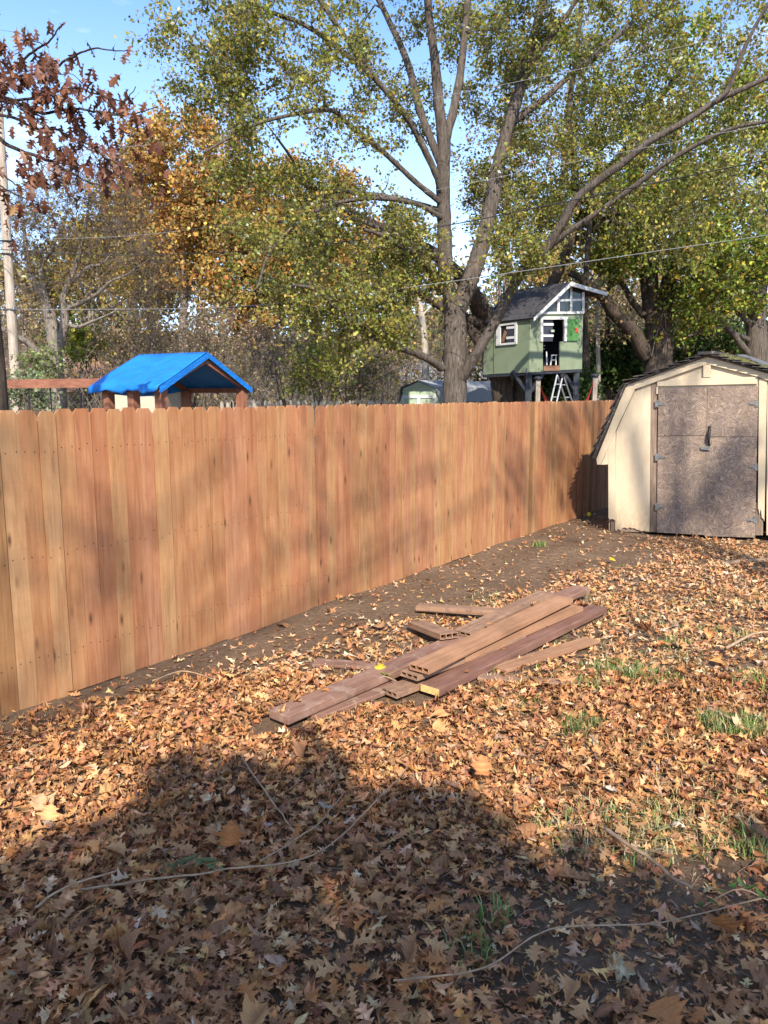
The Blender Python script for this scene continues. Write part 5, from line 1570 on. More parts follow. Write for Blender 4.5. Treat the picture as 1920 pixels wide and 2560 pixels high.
simple_tree('elm_tree', 'olive tree standing behind the left part of the maple trunk', 840, 44, 560, 100, 120, 60, OLIVE, [1] * 5, MAT['dark_bark'], 0.23, 9, 'autumn trees behind the yard', 0.25, 1.1, 7)
simple_tree('elm_tree', 'thin reddish tree seen between the two maple forks', 1085, 46, 380, 70, 170, 55, [(0.33, 0.16, 0.09), (0.28, 0.20, 0.10), (0.24, 0.12, 0.08)], [1, 1, 1], MAT['grey_bark'], 0.16, 5, 'autumn trees behind the yard', 0.2, 1.2, 8)
simple_tree('elm_tree', 'tan leaved tree behind the tree house roof', 1190, 42, 560, 110, 110, 60, OLIVE + ORANGE[:2], [1] * 7, MAT['dark_bark'], 0.21, 8, 'autumn trees behind the yard', 0.22, 1.1, 7)
simple_tree('elm_tree', 'slender olive tree right behind the tree house gable', 1320, 38, 560, 90, 120, 60, OLIVE, [1, 1, 2, 1, 1], MAT['dark_bark'], 0.2, 8, 'autumn trees behind the yard', 0.16, 1.1, 7)
simple_tree('elm_tree', 'dim olive tree between the brown and the grey tree', 1510, 40, 560, 110, 150, 70, OLIVE + ORANGE[:1], [1] * 6, MAT['dark_bark'], 0.2, 8, 'autumn trees behind the yard', 0.22, 1.1, 7)
simple_tree('elm_tree', 'hazy tan tree filling the gap above the cream shed', 1430, 50, 360, 140, 180, 60, OLIVE + YELLOW[:1], [1] * 6, MAT['grey_bark'], 0.22, 6, 'autumn trees behind the yard', 0.25, 1.2, 7)
simple_tree('elm_tree', 'tall hazy tree behind the top right foliage', 1620, 46, 300, 130, 220, 60, OLIVE + YELLOW[:1], [1] * 6, MAT['grey_bark'], 0.22, 6, 'autumn trees behind the yard', 0.25, 1.2, 7)
simple_tree('elm_tree', 'thin bare topped tree behind the right maple fork', 1200, 48, 230, 120, 190, 55, OLIVE, [1] * 5, MAT['grey_bark'], 0.19, 4, 'autumn trees behind the yard', 0.2, 1.3, 8)
# thin straight trunks near the tree house
for x, Y, w, lab in ((1290, 27, 0.10, 'slim pale trunk right of the tree house gable wall'), (1262, 24.6, 0.17, 'dark straight trunk touching the right edge of the tree house'), (1312, 29, 0.13, 'slim dark trunk farther right of the tree house')):
    b_ = np.array([D(x, 800, Y)[0], Y, 0])
    rt2 = thing('young_tree', lab, 'tree', b_, 'slim trunks beside the tree house')
    T = Tree()
    T.limb([b_, b_ + np.array([0.05, 0, 2.5]), b_ + np.array([-0.08, 0, 5]), b_ + np.array([0.1, 0.1, 8.5])], w, w * 0.35, 16)
    T.reach(np.array([b_ + np.array([rng.normal(0, 1.2), rng.normal(0, 1.2), rng.uniform(3.5, 9.5)]) for _ in range(22)]), 0.010)
    T.twigs(6, 0.7, 0.1)
    crown(T, 4, 0.13, OLIVE, [1] * 5, 0.18, rt2, MAT['leaf'])
    finish_tree(T, rt2, MAT['pale_bark'] if x == 1290 else MAT['dark_bark'], 0.007, 7, 4)
b_ = np.array([D(918, 760, 31)[0], 31, 0])
rt2 = thing('pale_snag', 'pale broken bare trunk standing left of the big maple trunk', 'tree', b_)
T = Tree(); T.limb([b_, b_ + np.array([0.05, 0, 2]), D(917, 730, 31), D(908, 665, 31), D(906, 640, 31)], 0.17, 0.10, 16)
for P, r in T.limbs:
    put('trunk', *tube(P, r, 8), MAT['pale_bark'], rt2, smooth=True)
MB().tube(smooth_line([T.limbs[0][0][10], T.limbs[0][0][10] + np.array([0.35, 0, 0.35]), T.limbs[0][0][10] + np.array([0.5, 0, 0.8])], 6), np.linspace(0.05, 0.02, 6), 6).build('limb', MAT['pale_bark'], rt2)

# ---- red-brown pin oak at the left, nearest tree
Y5 = 7.2
po_b = np.array([D(-14, 870, Y5)[0], Y5, 0])
po = thing('pin_oak', 'pin oak at the left edge with dark red-brown leaves hanging against blue sky', 'tree', po_b)
T = Tree()
T.limb([po_b, D(-8, 870, Y5), D(-22, 700, Y5), D(-42, 500, Y5), D(-60, 250, Y5), D(-75, -50, Y5)], 0.115, 0.07, 24)
C0 = crop(0, 100, 420)
def L0(pts, Y):
    return [at(*C0(x, y), (Y if np.isscalar(Y) else Y[i_])) for i_, (x, y) in enumerate(pts)]
T.limb(L0([(-160, 820), (40, 1010), (240, 1110), (480, 1190), (700, 1310), (830, 1380), (1000, 1440)], np.linspace(7.2, 6.4, 7)), 0.020, 0.005, 30, 0.004)
T.limb(L0([(-170, 560), (60, 575), (240, 650), (420, 720), (620, 690), (800, 680), (960, 710), (1200, 745), (1400, 710), (1560, 660)], np.linspace(7.2, 6.3, 10)), 0.017, 0.003, 34, 0.004)
T.limb(L0([(-180, 400), (40, 330), (200, 210), (350, 100), (480, 20), (540, -60), (620, -160)], np.linspace(7.2, 6.5, 7)), 0.014, 0.004, 24, 0.004)
T.limb(L0([(-180, 520), (60, 400), (300, 340), (520, 280), (700, 170), (850, 100), (1000, 90), (1160, 105), (1290, 108)], np.linspace(7.2, 6.2, 9)), 0.014, 0.003, 30, 0.004)
T.limb(L0([(-150, 600), (150, 600), (420, 560), (700, 470), (830, 490), (1000, 550), (1130, 590), (1250, 600), (1340, 460)], np.linspace(7.2, 6.2, 9)), 0.013, 0.003, 30, 0.004)
T.limb(L0([(-150, 700), (160, 780), (350, 880), (520, 870), (700, 960), (900, 1040), (1040, 1160), (1200, 1250), (1330, 1330)], np.linspace(7.2, 6.3, 9)), 0.014, 0.003, 30, 0.004)
T.limb(L0([(-150, 1100), (20, 1320), (150, 1420), (300, 1540)], np.linspace(7.2, 6.6, 4)), 0.012, 0.003, 16, 0.004)
T.limb(L0([(-150, 1300), (60, 1480), (250, 1560), (480, 1640)], np.linspace(7.2, 6.7, 4)), 0.010, 0.003, 16, 0.004)
def tgt0(x, y, rx, ry, n):
    px, py = C0(x, y)
    return ell(px / K, py / K, rx * 420 / 1659 / K, ry * 420 / 1659 / K, 6.7, 0.35, n)
tg = np.vstack([tgt0(150, 480, 260, 280, 26), tgt0(550, 500, 260, 230, 26), tgt0(820, 620, 250, 180, 16), tgt0(480, 900, 300, 150, 14), tgt0(800, 1100, 350, 200, 16), tgt0(150, 1400, 200, 150, 8), tgt0(300, 80, 350, 120, 9), tgt0(900, 1380, 280, 120, 8), tgt0(200, 1560, 220, 120, 8), tgt0(1250, 700, 200, 120, 5), tgt0(1200, 1350, 150, 100, 5)])
T.reach(tg, 0.0035, 0.0, 6, 0.06)
T.twigs(3, 0.20, 0.3)
first = True
for P, r_ in T.limbs:
    V, F = tube(P, r_, 9)
    put('trunk' if first else 'limb', V, F, MAT['dark_bark'], po, smooth=True)
    first = False
brn = put('branches', *join([tube(P, r_, 5) for P, r_ in T.br] + [twig_mesh(T.tw, 0.0022)]), MAT['dark_bark'], po, smooth=True)
red_t = [blade(700 + k_, 'oak', 0.45) for k_ in range(12)]
red_me = []
for tv, tf_ in red_t:
    me = mesh_np('leaf', tv, tf_); me.materials.append(MAT['red_leaf']); red_me.append(me)
ends = []
for P in T.tw:
    ends += [P[3] + rng.normal(0, 0.06, 3) for _ in range(3)] + [P[2] + rng.normal(0, 0.05, 3) for _ in range(2)] + [P[1]]
for P in [q for q, _ in T.limbs[2:]]:
    ends += [P[i_] for i_ in range(10, len(P), 2)]
random.shuffle(ends)
LQ = []
for p in ends:
    c_, s_ = math.cos(PITCH), math.sin(PITCH)
    u_ = p[0] / (p[1] * c_ - (p[2] - CAMH) * s_) * FPX + 960
    if u_ > -30 and p[2] < 7.2:
        LQ.append(p + rng.normal(0, 0.02, 3))
LQ = LQ[:520]
rest = []
for k_, p in enumerate(LQ):
    sz = rng.uniform(0.095, 0.155)
    rx_, rz_ = rng.uniform(-2.3, -0.9), rng.uniform(0, 6.28)
    if k_ < 300:
        o = link(bpy.data.objects.new('leaf', red_me[k_ % 12]), brn)
        o.location = tuple(p - wloc(brn))
        o.scale = (sz,) * 3
        o.rotation_euler = (rx_, rng.normal(0, 0.5), rz_)
    else:
        rest.append((p, sz, rx_, rz_))
Vs, Fs, o_ = [], [], 0
for k_, (p, sz, rx_, rz_) in enumerate(rest):
    tv, tf_ = red_t[k_ % 12]
    ca, sa, cz, sz_ = math.cos(rx_), math.sin(rx_), math.cos(rz_), math.sin(rz_)
    Rm = np.array([[cz, -sz_, 0], [sz_, cz, 0], [0, 0, 1]]) @ np.array([[1, 0, 0], [0, ca, -sa], [0, sa, ca]])
    Vs.append((tv @ Rm.T) * sz + p); Fs.append(tf_ + o_); o_ += len(tv)
if Vs:
    kind(put('foliage', np.vstack(Vs), np.vstack(Fs), MAT['red_leaf'], po), 'stuff')
# little hanging nut balls
for P in [q for q, _ in T.limbs[2:6]]:
    for i_ in (14, 20, 25):
        if i_ < len(P):
            c = P[i_] + np.array([rng.normal(0, .03), 0, -0.05])
            m = MB()
            m.tube([P[i_], c, c + np.array([0, 0, -0.004]), c - np.array([0, 0, 0.012]), c - np.array([0, 0, 0.016])], [0.001, 0.002, 0.008, 0.008, 0.003], 6)
            m.build('acorn', MAT['dark_bark'], po)

# ------------------------------------------------------------------ brush, shrubs, far wood
def shrub(name, label, dx, dy, rx, ry, Y, n, cols, leaf, per, twn=8, tw=0.5, group='shrubs behind the fence', stems=7, droop=0.1, barkm='twig'):
    base = np.array([D(dx, dy, Y)[0], Y, 0])
    root = thing(name, label, 'shrub', base, group)
    T = Tree()
    top = D(dx, dy, Y)[2]
    for _ in range(stems):
        e = ell(dx, dy, rx * 0.7, ry * 0.6, Y, 0.8, 1)[0]
        T.limb([base + np.array([rng.normal(0, .25), rng.normal(0, .25), 0]), (base + e) / 2 + np.array([rng.normal(0, .15), 0, 0.2]), e], 0.035, 0.012, 9, 0.02)
    T.reach(ell(dx, dy, rx, ry, Y, rx * K * Y / FPX * 0.7, n), 0.008)
    T.twigs(twn, tw, droop, 0.8)
    # stems as one part each would be lost in the leaves: join them
    put('stems', *join([tube(P, r, 5) for P, r in T.limbs + T.br] + [twig_mesh(T.tw, 0.006)]), MAT[barkm], root, smooth=True)
    crown(T, per, leaf, cols, [1] * len(cols), 0.12, root, MAT['leaf'])
    return root
LIME = [(0.30, 0.33, 0.05), (0.22, 0.27, 0.05), (0.42, 0.38, 0.06)]
DKG = [(0.045, 0.085, 0.022), (0.07, 0.115, 0.03), (0.035, 0.06, 0.018), (0.10, 0.14, 0.04)]
BRW = [(0.37, 0.27, 0.18), (0.30, 0.225, 0.155), (0.42, 0.32, 0.185)]
shrub('yellow_shrub', 'yellow green leafy shrub beside the leafless grey tree trunk', 185, 750, 45, 35, 33, 26, LIME, 0.19, 10)
shrub('green_shrub', 'green weedy shrub under the wooden swing beam', 60, 850, 50, 30, 14, 26, [(0.13, 0.19, 0.07), (0.19, 0.23, 0.11), (0.28, 0.30, 0.19)], 0.075, 10, 8, 0.3)
shrub('green_shrub', 'leafy climbing shrub at the foot of the utility pole', 85, 800, 60, 40, 24, 26, [(0.15, 0.20, 0.06), (0.24, 0.26, 0.10)], 0.11, 5, 7, 0.45)
shrub('brown_brush', 'purplish bare brush rising right of the blue roof', 620, 760, 110, 70, 27, 80, BRW, 0.08, 1, 12, 0.8)
shrub('brown_brush', 'tangled bare brush above the blue roof ridge', 430, 720, 140, 70, 31, 80, BRW, 0.09, 2, 12, 0.9)
shrub('brown_brush', 'tan bare brush between the leafless tree and the blue roof', 280, 740, 110, 70, 32, 70, BRW + YELLOW[:1], 0.10, 2, 12, 0.9)
shrub('brown_brush', 'low tan brush left of the green far shed', 760, 810, 90, 60, 26, 60, BRW + LIME[:1], 0.10, 3, 12, 0.7)
shrub('olive_shrub', 'olive shrub in front of the old grey picket fence', 690, 800, 70, 50, 24, 45, LIME + OLIVE[:2], 0.11, 7, 8, 0.5)
shrub('brown_brush', 'bare brush behind the utility pole foot', 30, 720, 90, 80, 36, 70, BRW, 0.1, 2, 12, 1.0)
shrub('brown_brush', 'grey brush seen under the big maple left limb', 850, 760, 80, 80, 36, 60, BRW + OLIVE[:1], 0.11, 3, 10, 0.9)
shrub('dark_shrub', 'dark green shrub behind the aluminium ladder', 1220, 850, 60, 50, 24.5, 55, DKG, 0.14, 14, 8, 0.5, barkm='dark_bark')
shrub('dark_shrub', 'dark green shrub between tree house and brown tree', 1345, 800, 80, 80, 29, 70, DKG, 0.16, 12, 8, 0.6, barkm='dark_bark')
shrub('dark_shrub', 'dark shrub right of the brown tree trunk', 1520, 760, 90, 70, 31, 70, DKG + OLIVE[:1], 0.16, 9, 9, 0.7, barkm='dark_bark')
shrub('dark_shrub', 'dark thicket below the grey tree at the right edge', 1650, 740, 80, 70, 32, 60, DKG + OLIVE[:1], 0.16, 9, 9, 0.7, barkm='dark_bark')
shrub('brown_brush', 'bare thicket behind the slim trunks by the tree house', 1330, 700, 100, 100, 36, 80, BRW + OLIVE[:1], 0.12, 3, 12, 1.0, barkm='dark_bark')
shrub('olive_shrub', 'olive thicket behind the tree house posts', 1110, 800, 90, 70, 34, 60, OLIVE, 0.15, 8, 9, 0.7)
# far woods closing the view
wl_, wb_ = [], []
T = Tree()
pts = []
for k_ in range(80):
    x = rng.uniform(-55, 58); Y = rng.uniform(58, 84)
    h = rng.uniform(9, 15) if x > -30 else rng.uniform(9, 14)
    b_ = np.array([x, Y, 0.0])
    T.limb([b_, b_ + np.array([rng.normal(0, .3), 0, h * 0.5]), b_ + np.array([rng.normal(0, .6), 0, h])], 0.22, 0.05, 6)
    P = T.limbs[-1][0]
    T.ends.append(P[2:])
    for _ in range(9):
        q = P[rng.integers(1, 6)]
        e = q + np.array([rng.normal(0, 1.8), rng.normal(0, 1.5), rng.uniform(-0.3, 2.4)])
        T.br.append((smooth_line([q, (q + e) / 2 + np.array([0, 0, 0.2]), e], 5), np.linspace(0.05, 0.015, 5)))
        T.ends.append(T.br[-1][0])
T.twigs(7, 2.2, 0.1)
far = put('far_woods', *join([tube(P, r, 4) for P, r in T.limbs + T.br] + [twig_mesh(T.tw[:, [0, 2, 3]], 0.022)]), MAT['dark_bark'])
kind(far, 'stuff'); tag(far, 'far bare woods closing the view behind the yards', 'woods')
fl_ = crown(T, 7, 0.44, OLIVE + BRW + YELLOW[:2], [1] * 10, 0.5, far, MAT['leaf'], name='foliage')
kind(fl_, 'stuff')
hx = np.linspace(-130, 130, 60); hy = np.linspace(60, 150, 20)
HX, HY = np.meshgrid(hx, hy, indexing='ij')
HZ = -0.3 + np.clip((HY - 62) / 30, 0, 1) ** 1.1 * (10.5 + 1.6 * np.sin(HX * 0.07) + 0.8 * np.sin(HX * 0.23 + 1)) 
a_, b_ = np.meshgrid(np.arange(59), np.arange(19), indexing='ij')
th = NT('wooded_slope'); nv_ = th.noise(th.coord('Object'), 0.9, 9, 0.72)
th.bump(nv_, 1.0, 1.2)
MAT['slope'] = th.done(th.ramp(nv_, [(0.35, (0.075, 0.055, 0.034)), (0.5, (0.17, 0.125, 0.065)), (0.66, (0.29, 0.21, 0.105))]), 1.0, 0.0)
kind(put('hillside', np.stack([HX, HY, HZ], -1).reshape(-1, 3), np.stack([a_ * 20 + b_, (a_ + 1) * 20 + b_, (a_ + 1) * 20 + b_ + 1, a_ * 20 + b_ + 1], -1).reshape(-1, 4), MAT['slope'], smooth=True), 'structure')
n = 42000
x = rng.uniform(-40, 50, n); y = rng.uniform(44, 70, n); z = rng.random(n) ** 1.3 * 9.5
V, F, C = scatter([LEAF4], np.stack([x, y, z], -1), rotmats(rng.uniform(0, 6.28, n), rng.uniform(0, 6.28, n), rng.uniform(0.2, 1.8, n)), rng.uniform(0.18, 0.42, n), palette(n, BRW + OLIVE + DKG[:2], [1] * 10, 0.3))
ug = put('undergrowth', V, F, MAT['leaf'], None, C)
kind(ug, 'stuff'); tag(ug, 'low brown undergrowth between the far trunks', 'undergrowth')

def brush_mass(name, label, n, x0, x1, y0, y1, h0, h1, r, mat, cols, per):
    T = Tree()
    b = np.stack([rng.uniform(x0, x1, n), rng.uniform(y0, y1, n), np.zeros(n)], -1)
    h = rng.uniform(h0, h1, n)
    d = np.stack([rng.normal(0, 0.28, n), rng.normal(0, 0.2, n), np.ones(n)], -1)
    tt = np.linspace(0, 1, 5)
    bend = np.stack([rng.normal(0, 0.35, n), rng.normal(0, 0.2, n), -np.abs(rng.normal(0, 0.2, n))], -1)
    P = b[:, None] + d[:, None] * (h[:, None] * tt)[..., None] + bend[:, None] * (h[:, None] * tt ** 2)[..., None]
    # side shoots
    m = n * 3
    ix = rng.integers(0, n, m); i_ = rng.integers(1, 4, m)
    st = P[ix, i_]
    dr = rng.normal(0, 0.5, (m, 3)) + np.array([0, 0, 0.6])
    Q = st[:, None] + dr[:, None] * (0.35 * h[ix][:, None] * tt)[..., None] + rng.normal(0, 0.02, (m, 5, 3)) * h[ix][:, None, None]
    V1, F1 = twig_mesh(P, r); V2, F2 = twig_mesh(Q[:, [0, 2, 4]], r * 0.6)
    o = put(name, np.vstack([V1, V2]), np.vstack([F1, F2 + len(V1)]), mat)
    kind(o, 'stuff'); tag(o, label, 'brush')
    T.tw = Q[:, [0, 2, 3, 4]]
    f = crown(T, per, 0.16, cols, [1] * len(cols), 0.15, o, MAT['leaf'], name='foliage')
    kind(f, 'stuff')
brush_mass('tan_brush', 'mass of tan leafless brush behind the blue roof', 1050, -20, 2, 30, 44, 2.2, 5.2, 0.016, MAT['grey_bark'], BRW + YELLOW[:2] + OLIVE[:2], 2)
brush_mass('woodland_brush', 'mass of dim brush under the trees right of the maple', 900, 1, 26, 32, 50, 2.2, 6.0, 0.018, MAT['twig'], OLIVE + BRW + DKG[:2], 3)
# ------------------------------------------------------------------ far buildings, old picket fence, green far shed
hs = thing('far_house', 'low house with brown shingle roof and pale wall behind the play set', 'house', (-15, 38, 0))
hx0, hx1 = at(-120, 930, 40)[0], at(1, 930, 40)[0]
def hb(px0, px1, py0, py1, Y, dep, nm, mat):
    a, b = at(px0, py1, Y), at(px1, py0, Y)
    MB().box((a[0], Y, max(0, a[2])), (b[0], Y + dep, b[2])).build(nm, mat, hs)
a, b = at(-160, 1000, 36), at(285, 985, 36)
MB().box((a[0], 36, 0), (b[0], 42, 2.05)).build('wall', MAT['house_wall'], hs)
e0, e1 = at(-190, 975, 35.4), at(330, 982, 35.4)
r0, r1 = at(-150, 893, 39), at(238, 893, 39)
MB().add([e0, e1, r1, r0, e0 + np.array([0, 7.2, 0]), e1 + np.array([0, 7.2, 0])], [(0, 1, 2, 3), (3, 2, 5, 4), (1, 5, 2), (0, 3, 4), (0, 4, 5, 1)]).build('roof', MAT['roof_brown'], hs)
MB().tube([at(163, 925, 36.6), at(160, 897, 36.6)], 0.07, 8).build('vent_pipe', MAT['white'], hs)
for px_ in (60, 175):
    a, b = at(px_, 1005, 36), at(px_ + 34, 985, 36)
    MB().box((a[0], 35.95, 1.0), (b[0], 35.99, 1.8)).build('window', MAT['glass'], hs)
w2 = thing('pale_outbuilding', 'pale cream wall seen between the play set posts', 'building', (-6, 28, 0))
a, b = at(280, 1000, 27), at(415, 971, 27)
MB().box((a[0], 27, 0), (b[0], 30, b[2])).build('wall', MAT['house_wall'], w2)
MB().slab([np.array([a[0] - 0.2, 26.8, b[2] + 0.02]), np.array([b[0] + 0.2, 26.8, b[2] + 0.02]), np.array([b[0] + 0.2, 30.2, b[2] + 0.12]), np.array([a[0] - 0.2, 30.2, b[2] + 0.12])], (0, 0, 1), 0.08, 0.08).build('roof', MAT['far_roof'], w2)
fb = thing('far_roofed_building', 'pale grey roof glimpsed left of the big maple trunk', 'building', (-1, 48, 0))
a, b = at(1000, 990, 46), at(1140, 905, 48)
MB().box((a[0] + .5, 46.5, 0), (b[0] + 6, 51, 2.3)).build('wall', MAT['house_wall'], fb)
e0, e1 = np.array([a[0], 46, 2.3]), np.array([b[0] + 6.5, 46, 2.3])
r0, r1 = np.array([a[0], 49, 3.9]), np.array([b[0] + 6.5, 49, 3.9])
MB().add([e0, e1, r1, r0, e0 + np.array([0, 6, 0]), e1 + np.array([0, 6, 0])], [(0, 1, 2, 3), (3, 2, 5, 4), (1, 5, 2), (0, 3, 4)]).build('roof', MAT['far_roof'], fb)
of = thing('old_picket_fence', 'weathered grey picket fence far behind the new cedar fence', 'fence', (-4, 22, 0))
p0, p1 = at(560, 1000, 21.5), at(1000, 990, 24)
p0[2] = p1[2] = 0
nP = 58
dd = (p1 - p0) / nP
opm = bpy.data.meshes.new('picket')
mm = MB()
mm.add([(-0.045, -0.01, 0), (0.045, -0.01, 0), (0.045, -0.01, 1.68), (0, -0.01, 1.74), (-0.045, -0.01, 1.68), (-0.045, 0.01, 0), (0.045, 0.01, 0), (0.045, 0.01, 1.68), (0, 0.01, 1.74), (-0.045, 0.01, 1.68)],
       [(0, 1, 2, 3, 4), (9, 8, 7, 6, 5), (0, 5, 6, 1), (1, 6, 7, 2), (2, 7, 8, 3), (3, 8, 9, 4), (4, 9, 5, 0)])
opm.from_pydata(mm.v, [], mm.f); opm.update(); opm.materials.append(MAT['old_picket'])
for i_ in range(nP):
    o = link(bpy.data.objects.new('picket', opm), of)
    q = p0 + dd * i_ - wloc(of)
    o.location = (q[0], q[1], rng.normal(0, 0.02)); o.rotation_euler = (0, rng.normal(0, 0.03), math.atan2(dd[1], dd[0]))
for z in (0.4, 1.45):
    MB().beam(p0 + np.array([0, 0.05, z]), p1 + np.array([0, 0.05, z]), 0.05, 0.09).build('rail', MAT['old_picket'], of)

C3b = crop(560, 640, 560)
gs0 = at(*C3b(1290, 1100), 27.0)
gs = thing('green_shed', 'faded green barn-roofed shed with white door frame left of the big maple trunk', 'shed', (gs0[0], 27, 0))
nG = unit(np.array([-0.25, -1, 0]))
def G(pts, Y=27.0):
    return [onp(*C3b(x, y), np.array([0, Y, 0]), nG) for x, y in pts]
def ground_to(P, z=0.0):
    return [np.array([p[0], p[1], z]) for p in P]
fo = G([(1284, 1095), (1320, 985), (1443, 932), (1570, 985), (1615, 1090)])
MB().slab(fo + ground_to([fo[-1], fo[0]]), nG, 0.04).build('front_wall', MAT['sage_far'], gs)
for A_, B_ in (((1284, 1095), (1320, 985)), ((1320, 985), (1443, 932)), ((1443, 932), (1570, 985)), ((1570, 985), (1615, 1090))):
    a, b = G([A_])[0], G([B_])[0]
    MB().slab([a, b, b - np.array([0, 0, 0.11]), a - np.array([0, 0, 0.11])], nG, 0.03, 0.04).build('rake_board', MAT['sage_far'], gs)
    bk_ = np.array([0.95, 1.0, 0]); bk_ = unit(bk_) * 4.6
    n_ = np.cross(b - a, bk_); n_ = n_ if n_[2] > 0 else -n_
    MB().slab([a + nG * .12 + np.array([0, 0, .03]), b + nG * .12 + np.array([0, 0, .03]), b + bk_ + np.array([0, 0, .03]), a + bk_ + np.array([0, 0, .03])], n_, 0.04, 0.03).build('roof_slope', MAT['felt'] if A_[0] < 1400 else MAT['far_roof'], gs)
for pts in ([(1318, 1032), (1572, 1030), (1572, 1052), (1318, 1054)], [(1318, 1054), (1335, 1054), (1335, 1110), (1318, 1110)], [(1555, 1052), (1572, 1052), (1572, 1110), (1555, 1110)], [(1430, 1054), (1455, 1054), (1455, 1110), (1430, 1110)]):
    P = G(pts)
    if pts[2][1] == 1110:
        P = P[:2] + ground_to([P[1], P[0]], 0.1)
    MB().slab(P, nG, 0.03, 0.035).build('door_frame', MAT['white'], gs)
gp = G([(1430, 940), (1450, 940), (1450, 1030), (1430, 1030)])
MB().slab(gp, nG, 0.02, 0.02).build('seam_board', MAT['sage_far'], gs)

# ------------------------------------------------------------------ utility pole and overhead lines
Yp = 25.0
pb = np.array([D(33, 830, Yp)[0], Yp, 0])
up_ = thing('utility_pole', 'weathered pale wooden utility pole at the left edge', 'utility pole', pb)
pt = D(1, 300, Yp)
MB().tube(smooth_line([pb, pb * 0.5 + pt * 0.5, pt, pt + (pt - pb) * 0.12], 20), np.linspace(0.16, 0.115, 20), 14).build('shaft', MAT['pole'], up_, smooth=True)
for dy_ in (520, 548, 668):
    q = D(14 + (dy_ - 520) * 0.05, dy_, Yp - 0.15)
    MB().tube([q - np.array([0.2, 0, 0]), q + np.array([0.2, 0, 0])], 0.025, 7).build('bracket', MAT['iron'], up_)
    MB().tube([q + np.array([0.12, -0.02, 0]), q + np.array([0.12, -0.02, 0.1])], [0.05, 0.035], 8).build('insulator', MAT['steel'], up_)
def wire(pts, Ys, r, mat, label, sub=None):
    P = smooth_line(LD(pts, Ys), 60)
    o = tag(MB().tube(P, r, 5).build('overhead_wire', mat, smooth=True), label, 'wire', 'overhead wires')
wire([(-40, 342), (15, 338), (300, 315), (600, 280), (820, 235), (1100, 180), (1400, 118), (1659, 55), (1850, 5)], np.linspace(25.5, 13, 9), 0.0052, MAT['wire_pale'], 'topmost thin pale wire crossing the maple crown')
wire([(-40, 518), (20, 518), (300, 508), (600, 468), (900, 418), (1150, 368), (1400, 318), (1659, 268), (1850, 225)], np.linspace(25.2, 13, 9), 0.0052, MAT['wire_pale'], 'second pale wire from the top across both maple forks')
wire([(-40, 535), (20, 540), (200, 550), (420, 548), (700, 528), (960, 488), (1200, 440), (1450, 388), (1659, 345), (1850, 305)], np.linspace(25.2, 12.5, 10), 0.012, MAT['wire_dark'], 'dark twisted cable crossing the maple trunk above the tree house')
wire([(490, 664), (540, 662), (590, 659), (640, 653), (680, 648), (720, 641)], np.linspace(21.1, 19.0, 6), 0.017, MAT['wire_dark'], 'thick black sleeve section on the lowest overhead wire')
wire([(-40, 664), (25, 668), (250, 668), (480, 664), (720, 642), (960, 610), (1200, 575), (1450, 538), (1659, 508), (1850, 478)], np.linspace(25.1, 12.5, 10), 0.0075, MAT['wire_pale'], 'lowest pale wire passing in front of the maple trunk toward the right')

# ------------------------------------------------------------------ trees behind the camera that shade the near ground
poly = np.array([DG(x, y)[:2] for x, y in [(-500, 1880), (0, 1800), (150, 1745), (330, 1715), (420, 1640), (560, 1612), (680, 1640), (790, 1700), (1000, 1722), (1150, 1740), (1300, 1795), (1450, 1835), (1560, 1800), (1630, 1640), (1659, 1555), (1900, 1540)]])
poly[:, 1] -= 0.20 + 0.28 * np.clip((-0.75 - poly[:, 0]) / 0.5, 0, 1) + 0.38 * np.clip((poly[:, 0] - 0.3) / 0.9, 0, 1)
poly = np.vstack([poly, [(6.5, -2.5), (-5.5, -2.5)]])
def inside(x, y):
    n = len(poly); r_ = np.zeros(len(x), bool); j = n - 1
    for i_ in range(n):
        xi, yi = poly[i_]; xj, yj = poly[j]
        c = ((yi > y) != (yj > y)) & (x < (xj - xi) * (y - yi) / (yj - yi + 1e-12) + xi)
        r_ ^= c; j = i_
    return r_
n = 3200
x = rng.uniform(-5, 6, n); y = rng.uniform(-2, 5, n)
k_ = inside(x, y) & (((x - FA[0]) * FN[0] + (y - FA[1]) * FN[1]) > 0.3)
G0 = np.stack([x[k_], y[k_], np.zeros(k_.sum())], -1)
hh = rng.uniform(5.2, 8.2, len(G0))
tgA = G0 + TOSUN * (hh / TOSUN[2])[:, None]
tgA = tgA[tgA[:, 1] < -2.5]
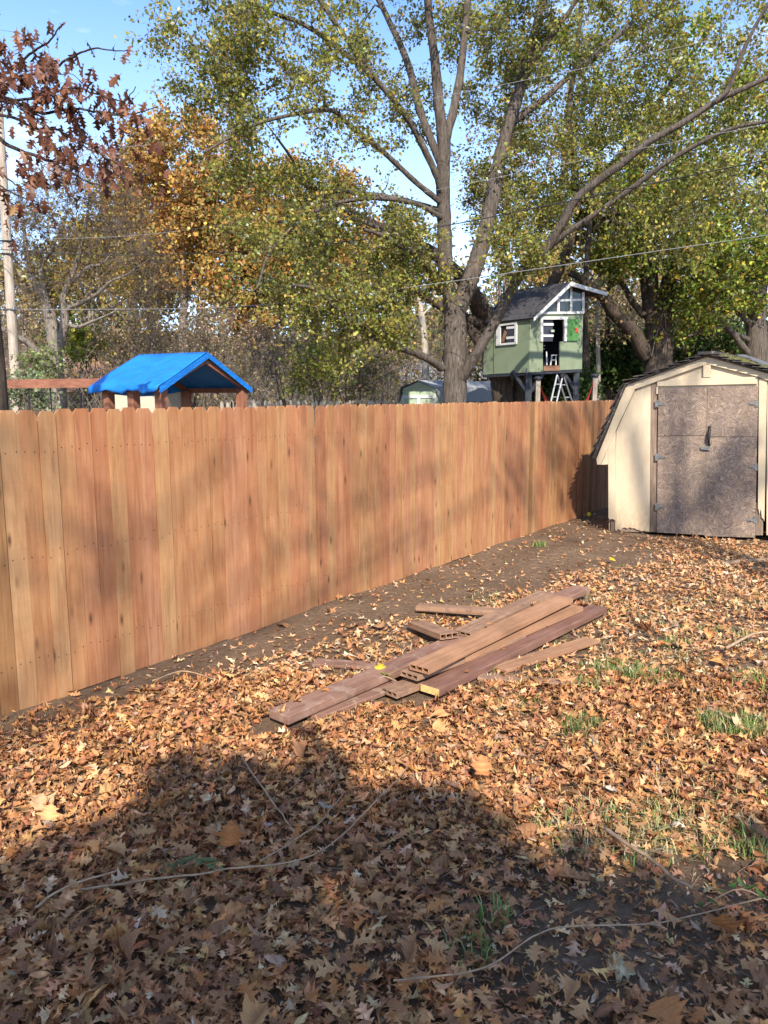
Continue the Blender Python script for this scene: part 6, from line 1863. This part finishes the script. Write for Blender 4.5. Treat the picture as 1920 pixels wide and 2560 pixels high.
def shade_tree(label, targets, base, leaf, per, twn, tw, spread, r=0.3, thick=0.008):
    root = thing('shade_tree', label, 'tree', base)
    T = Tree()
    c = targets.mean(0)
    T.limb([base, base + np.array([0.1, 0, 2.2]), base * 0.4 + c * 0.6 - np.array([0, 0, 1]), c], r, r * 0.2, 20)
    for _ in range(7):
        e = targets[rng.integers(0, len(targets))]
        a = T.limbs[0][0][rng.integers(9, 18)]
        T.limb([a, (a + e) / 2 + np.array([0, 0, 0.3]), e], r * 0.25, 0.02, 12)
    T.reach(targets, thick)
    T.twigs(twn, tw, 0.1)
    crown(T, per, leaf, [(0.2, 0.1, 0.03), (0.25, 0.14, 0.04)], [1, 1], spread, root, MAT['leaf'])
    finish_tree(T, root, MAT['dark_bark'], 0.006, 8, 4)
sel = tgA[rng.permutation(len(tgA))[:680]]
shade_tree('oak behind the camera whose crown shades the near leaves', sel, np.array([1.0, -9.5, 0]), 0.19, 11, 5, 0.28, 0.08)
# sparse crown dappling fence and shed
tb = []
def lift(p, h0, h1):
    h = rng.uniform(h0, h1)
    return p + TOSUN * ((h - p[2]) / TOSUN[2])
for _ in range(34):
    s_, z_ = rng.uniform(6.8, 11.0), rng.uniform(0.3, 1.9)
    tb.append(lift(FA + FD * s_ + np.array([0, 0, z_]), 12.5, 15))
for (cx, cy, n) in ((1300, 1130, 3), (1250, 1250, 2), (1400, 1400, 3), (930, 1600, 2), (430, 650, 1), (1500, 1000, 1), (1640, 1200, 2)):
    for _ in range(n):
        p = SP([(cx + rng.normal(0, 60), cy + rng.normal(0, 60))])[0]
        tb.append(lift(p, 13, 15.5))
shade_tree('tall thin crowned tree behind the camera dappling fence and shed', np.array(tb), np.array([9.5, -12.5, 0]), 0.14, 4, 4, 0.45, 0.12, 0.2)

tb = []
for _ in range(24):
    s_, z_ = rng.uniform(-1.0, 6.8), rng.uniform(0.5, 1.9)
    tb.append(lift(FA + FD * s_ + np.array([0, 0, z_]), 10.5, 14))
shade_tree('thin crowned tree behind the camera at left dappling the near fence', np.array(tb), np.array([-8.0, -9.5, 0]), 0.13, 3, 4, 0.6, 0.2, 0.07, 0.003)
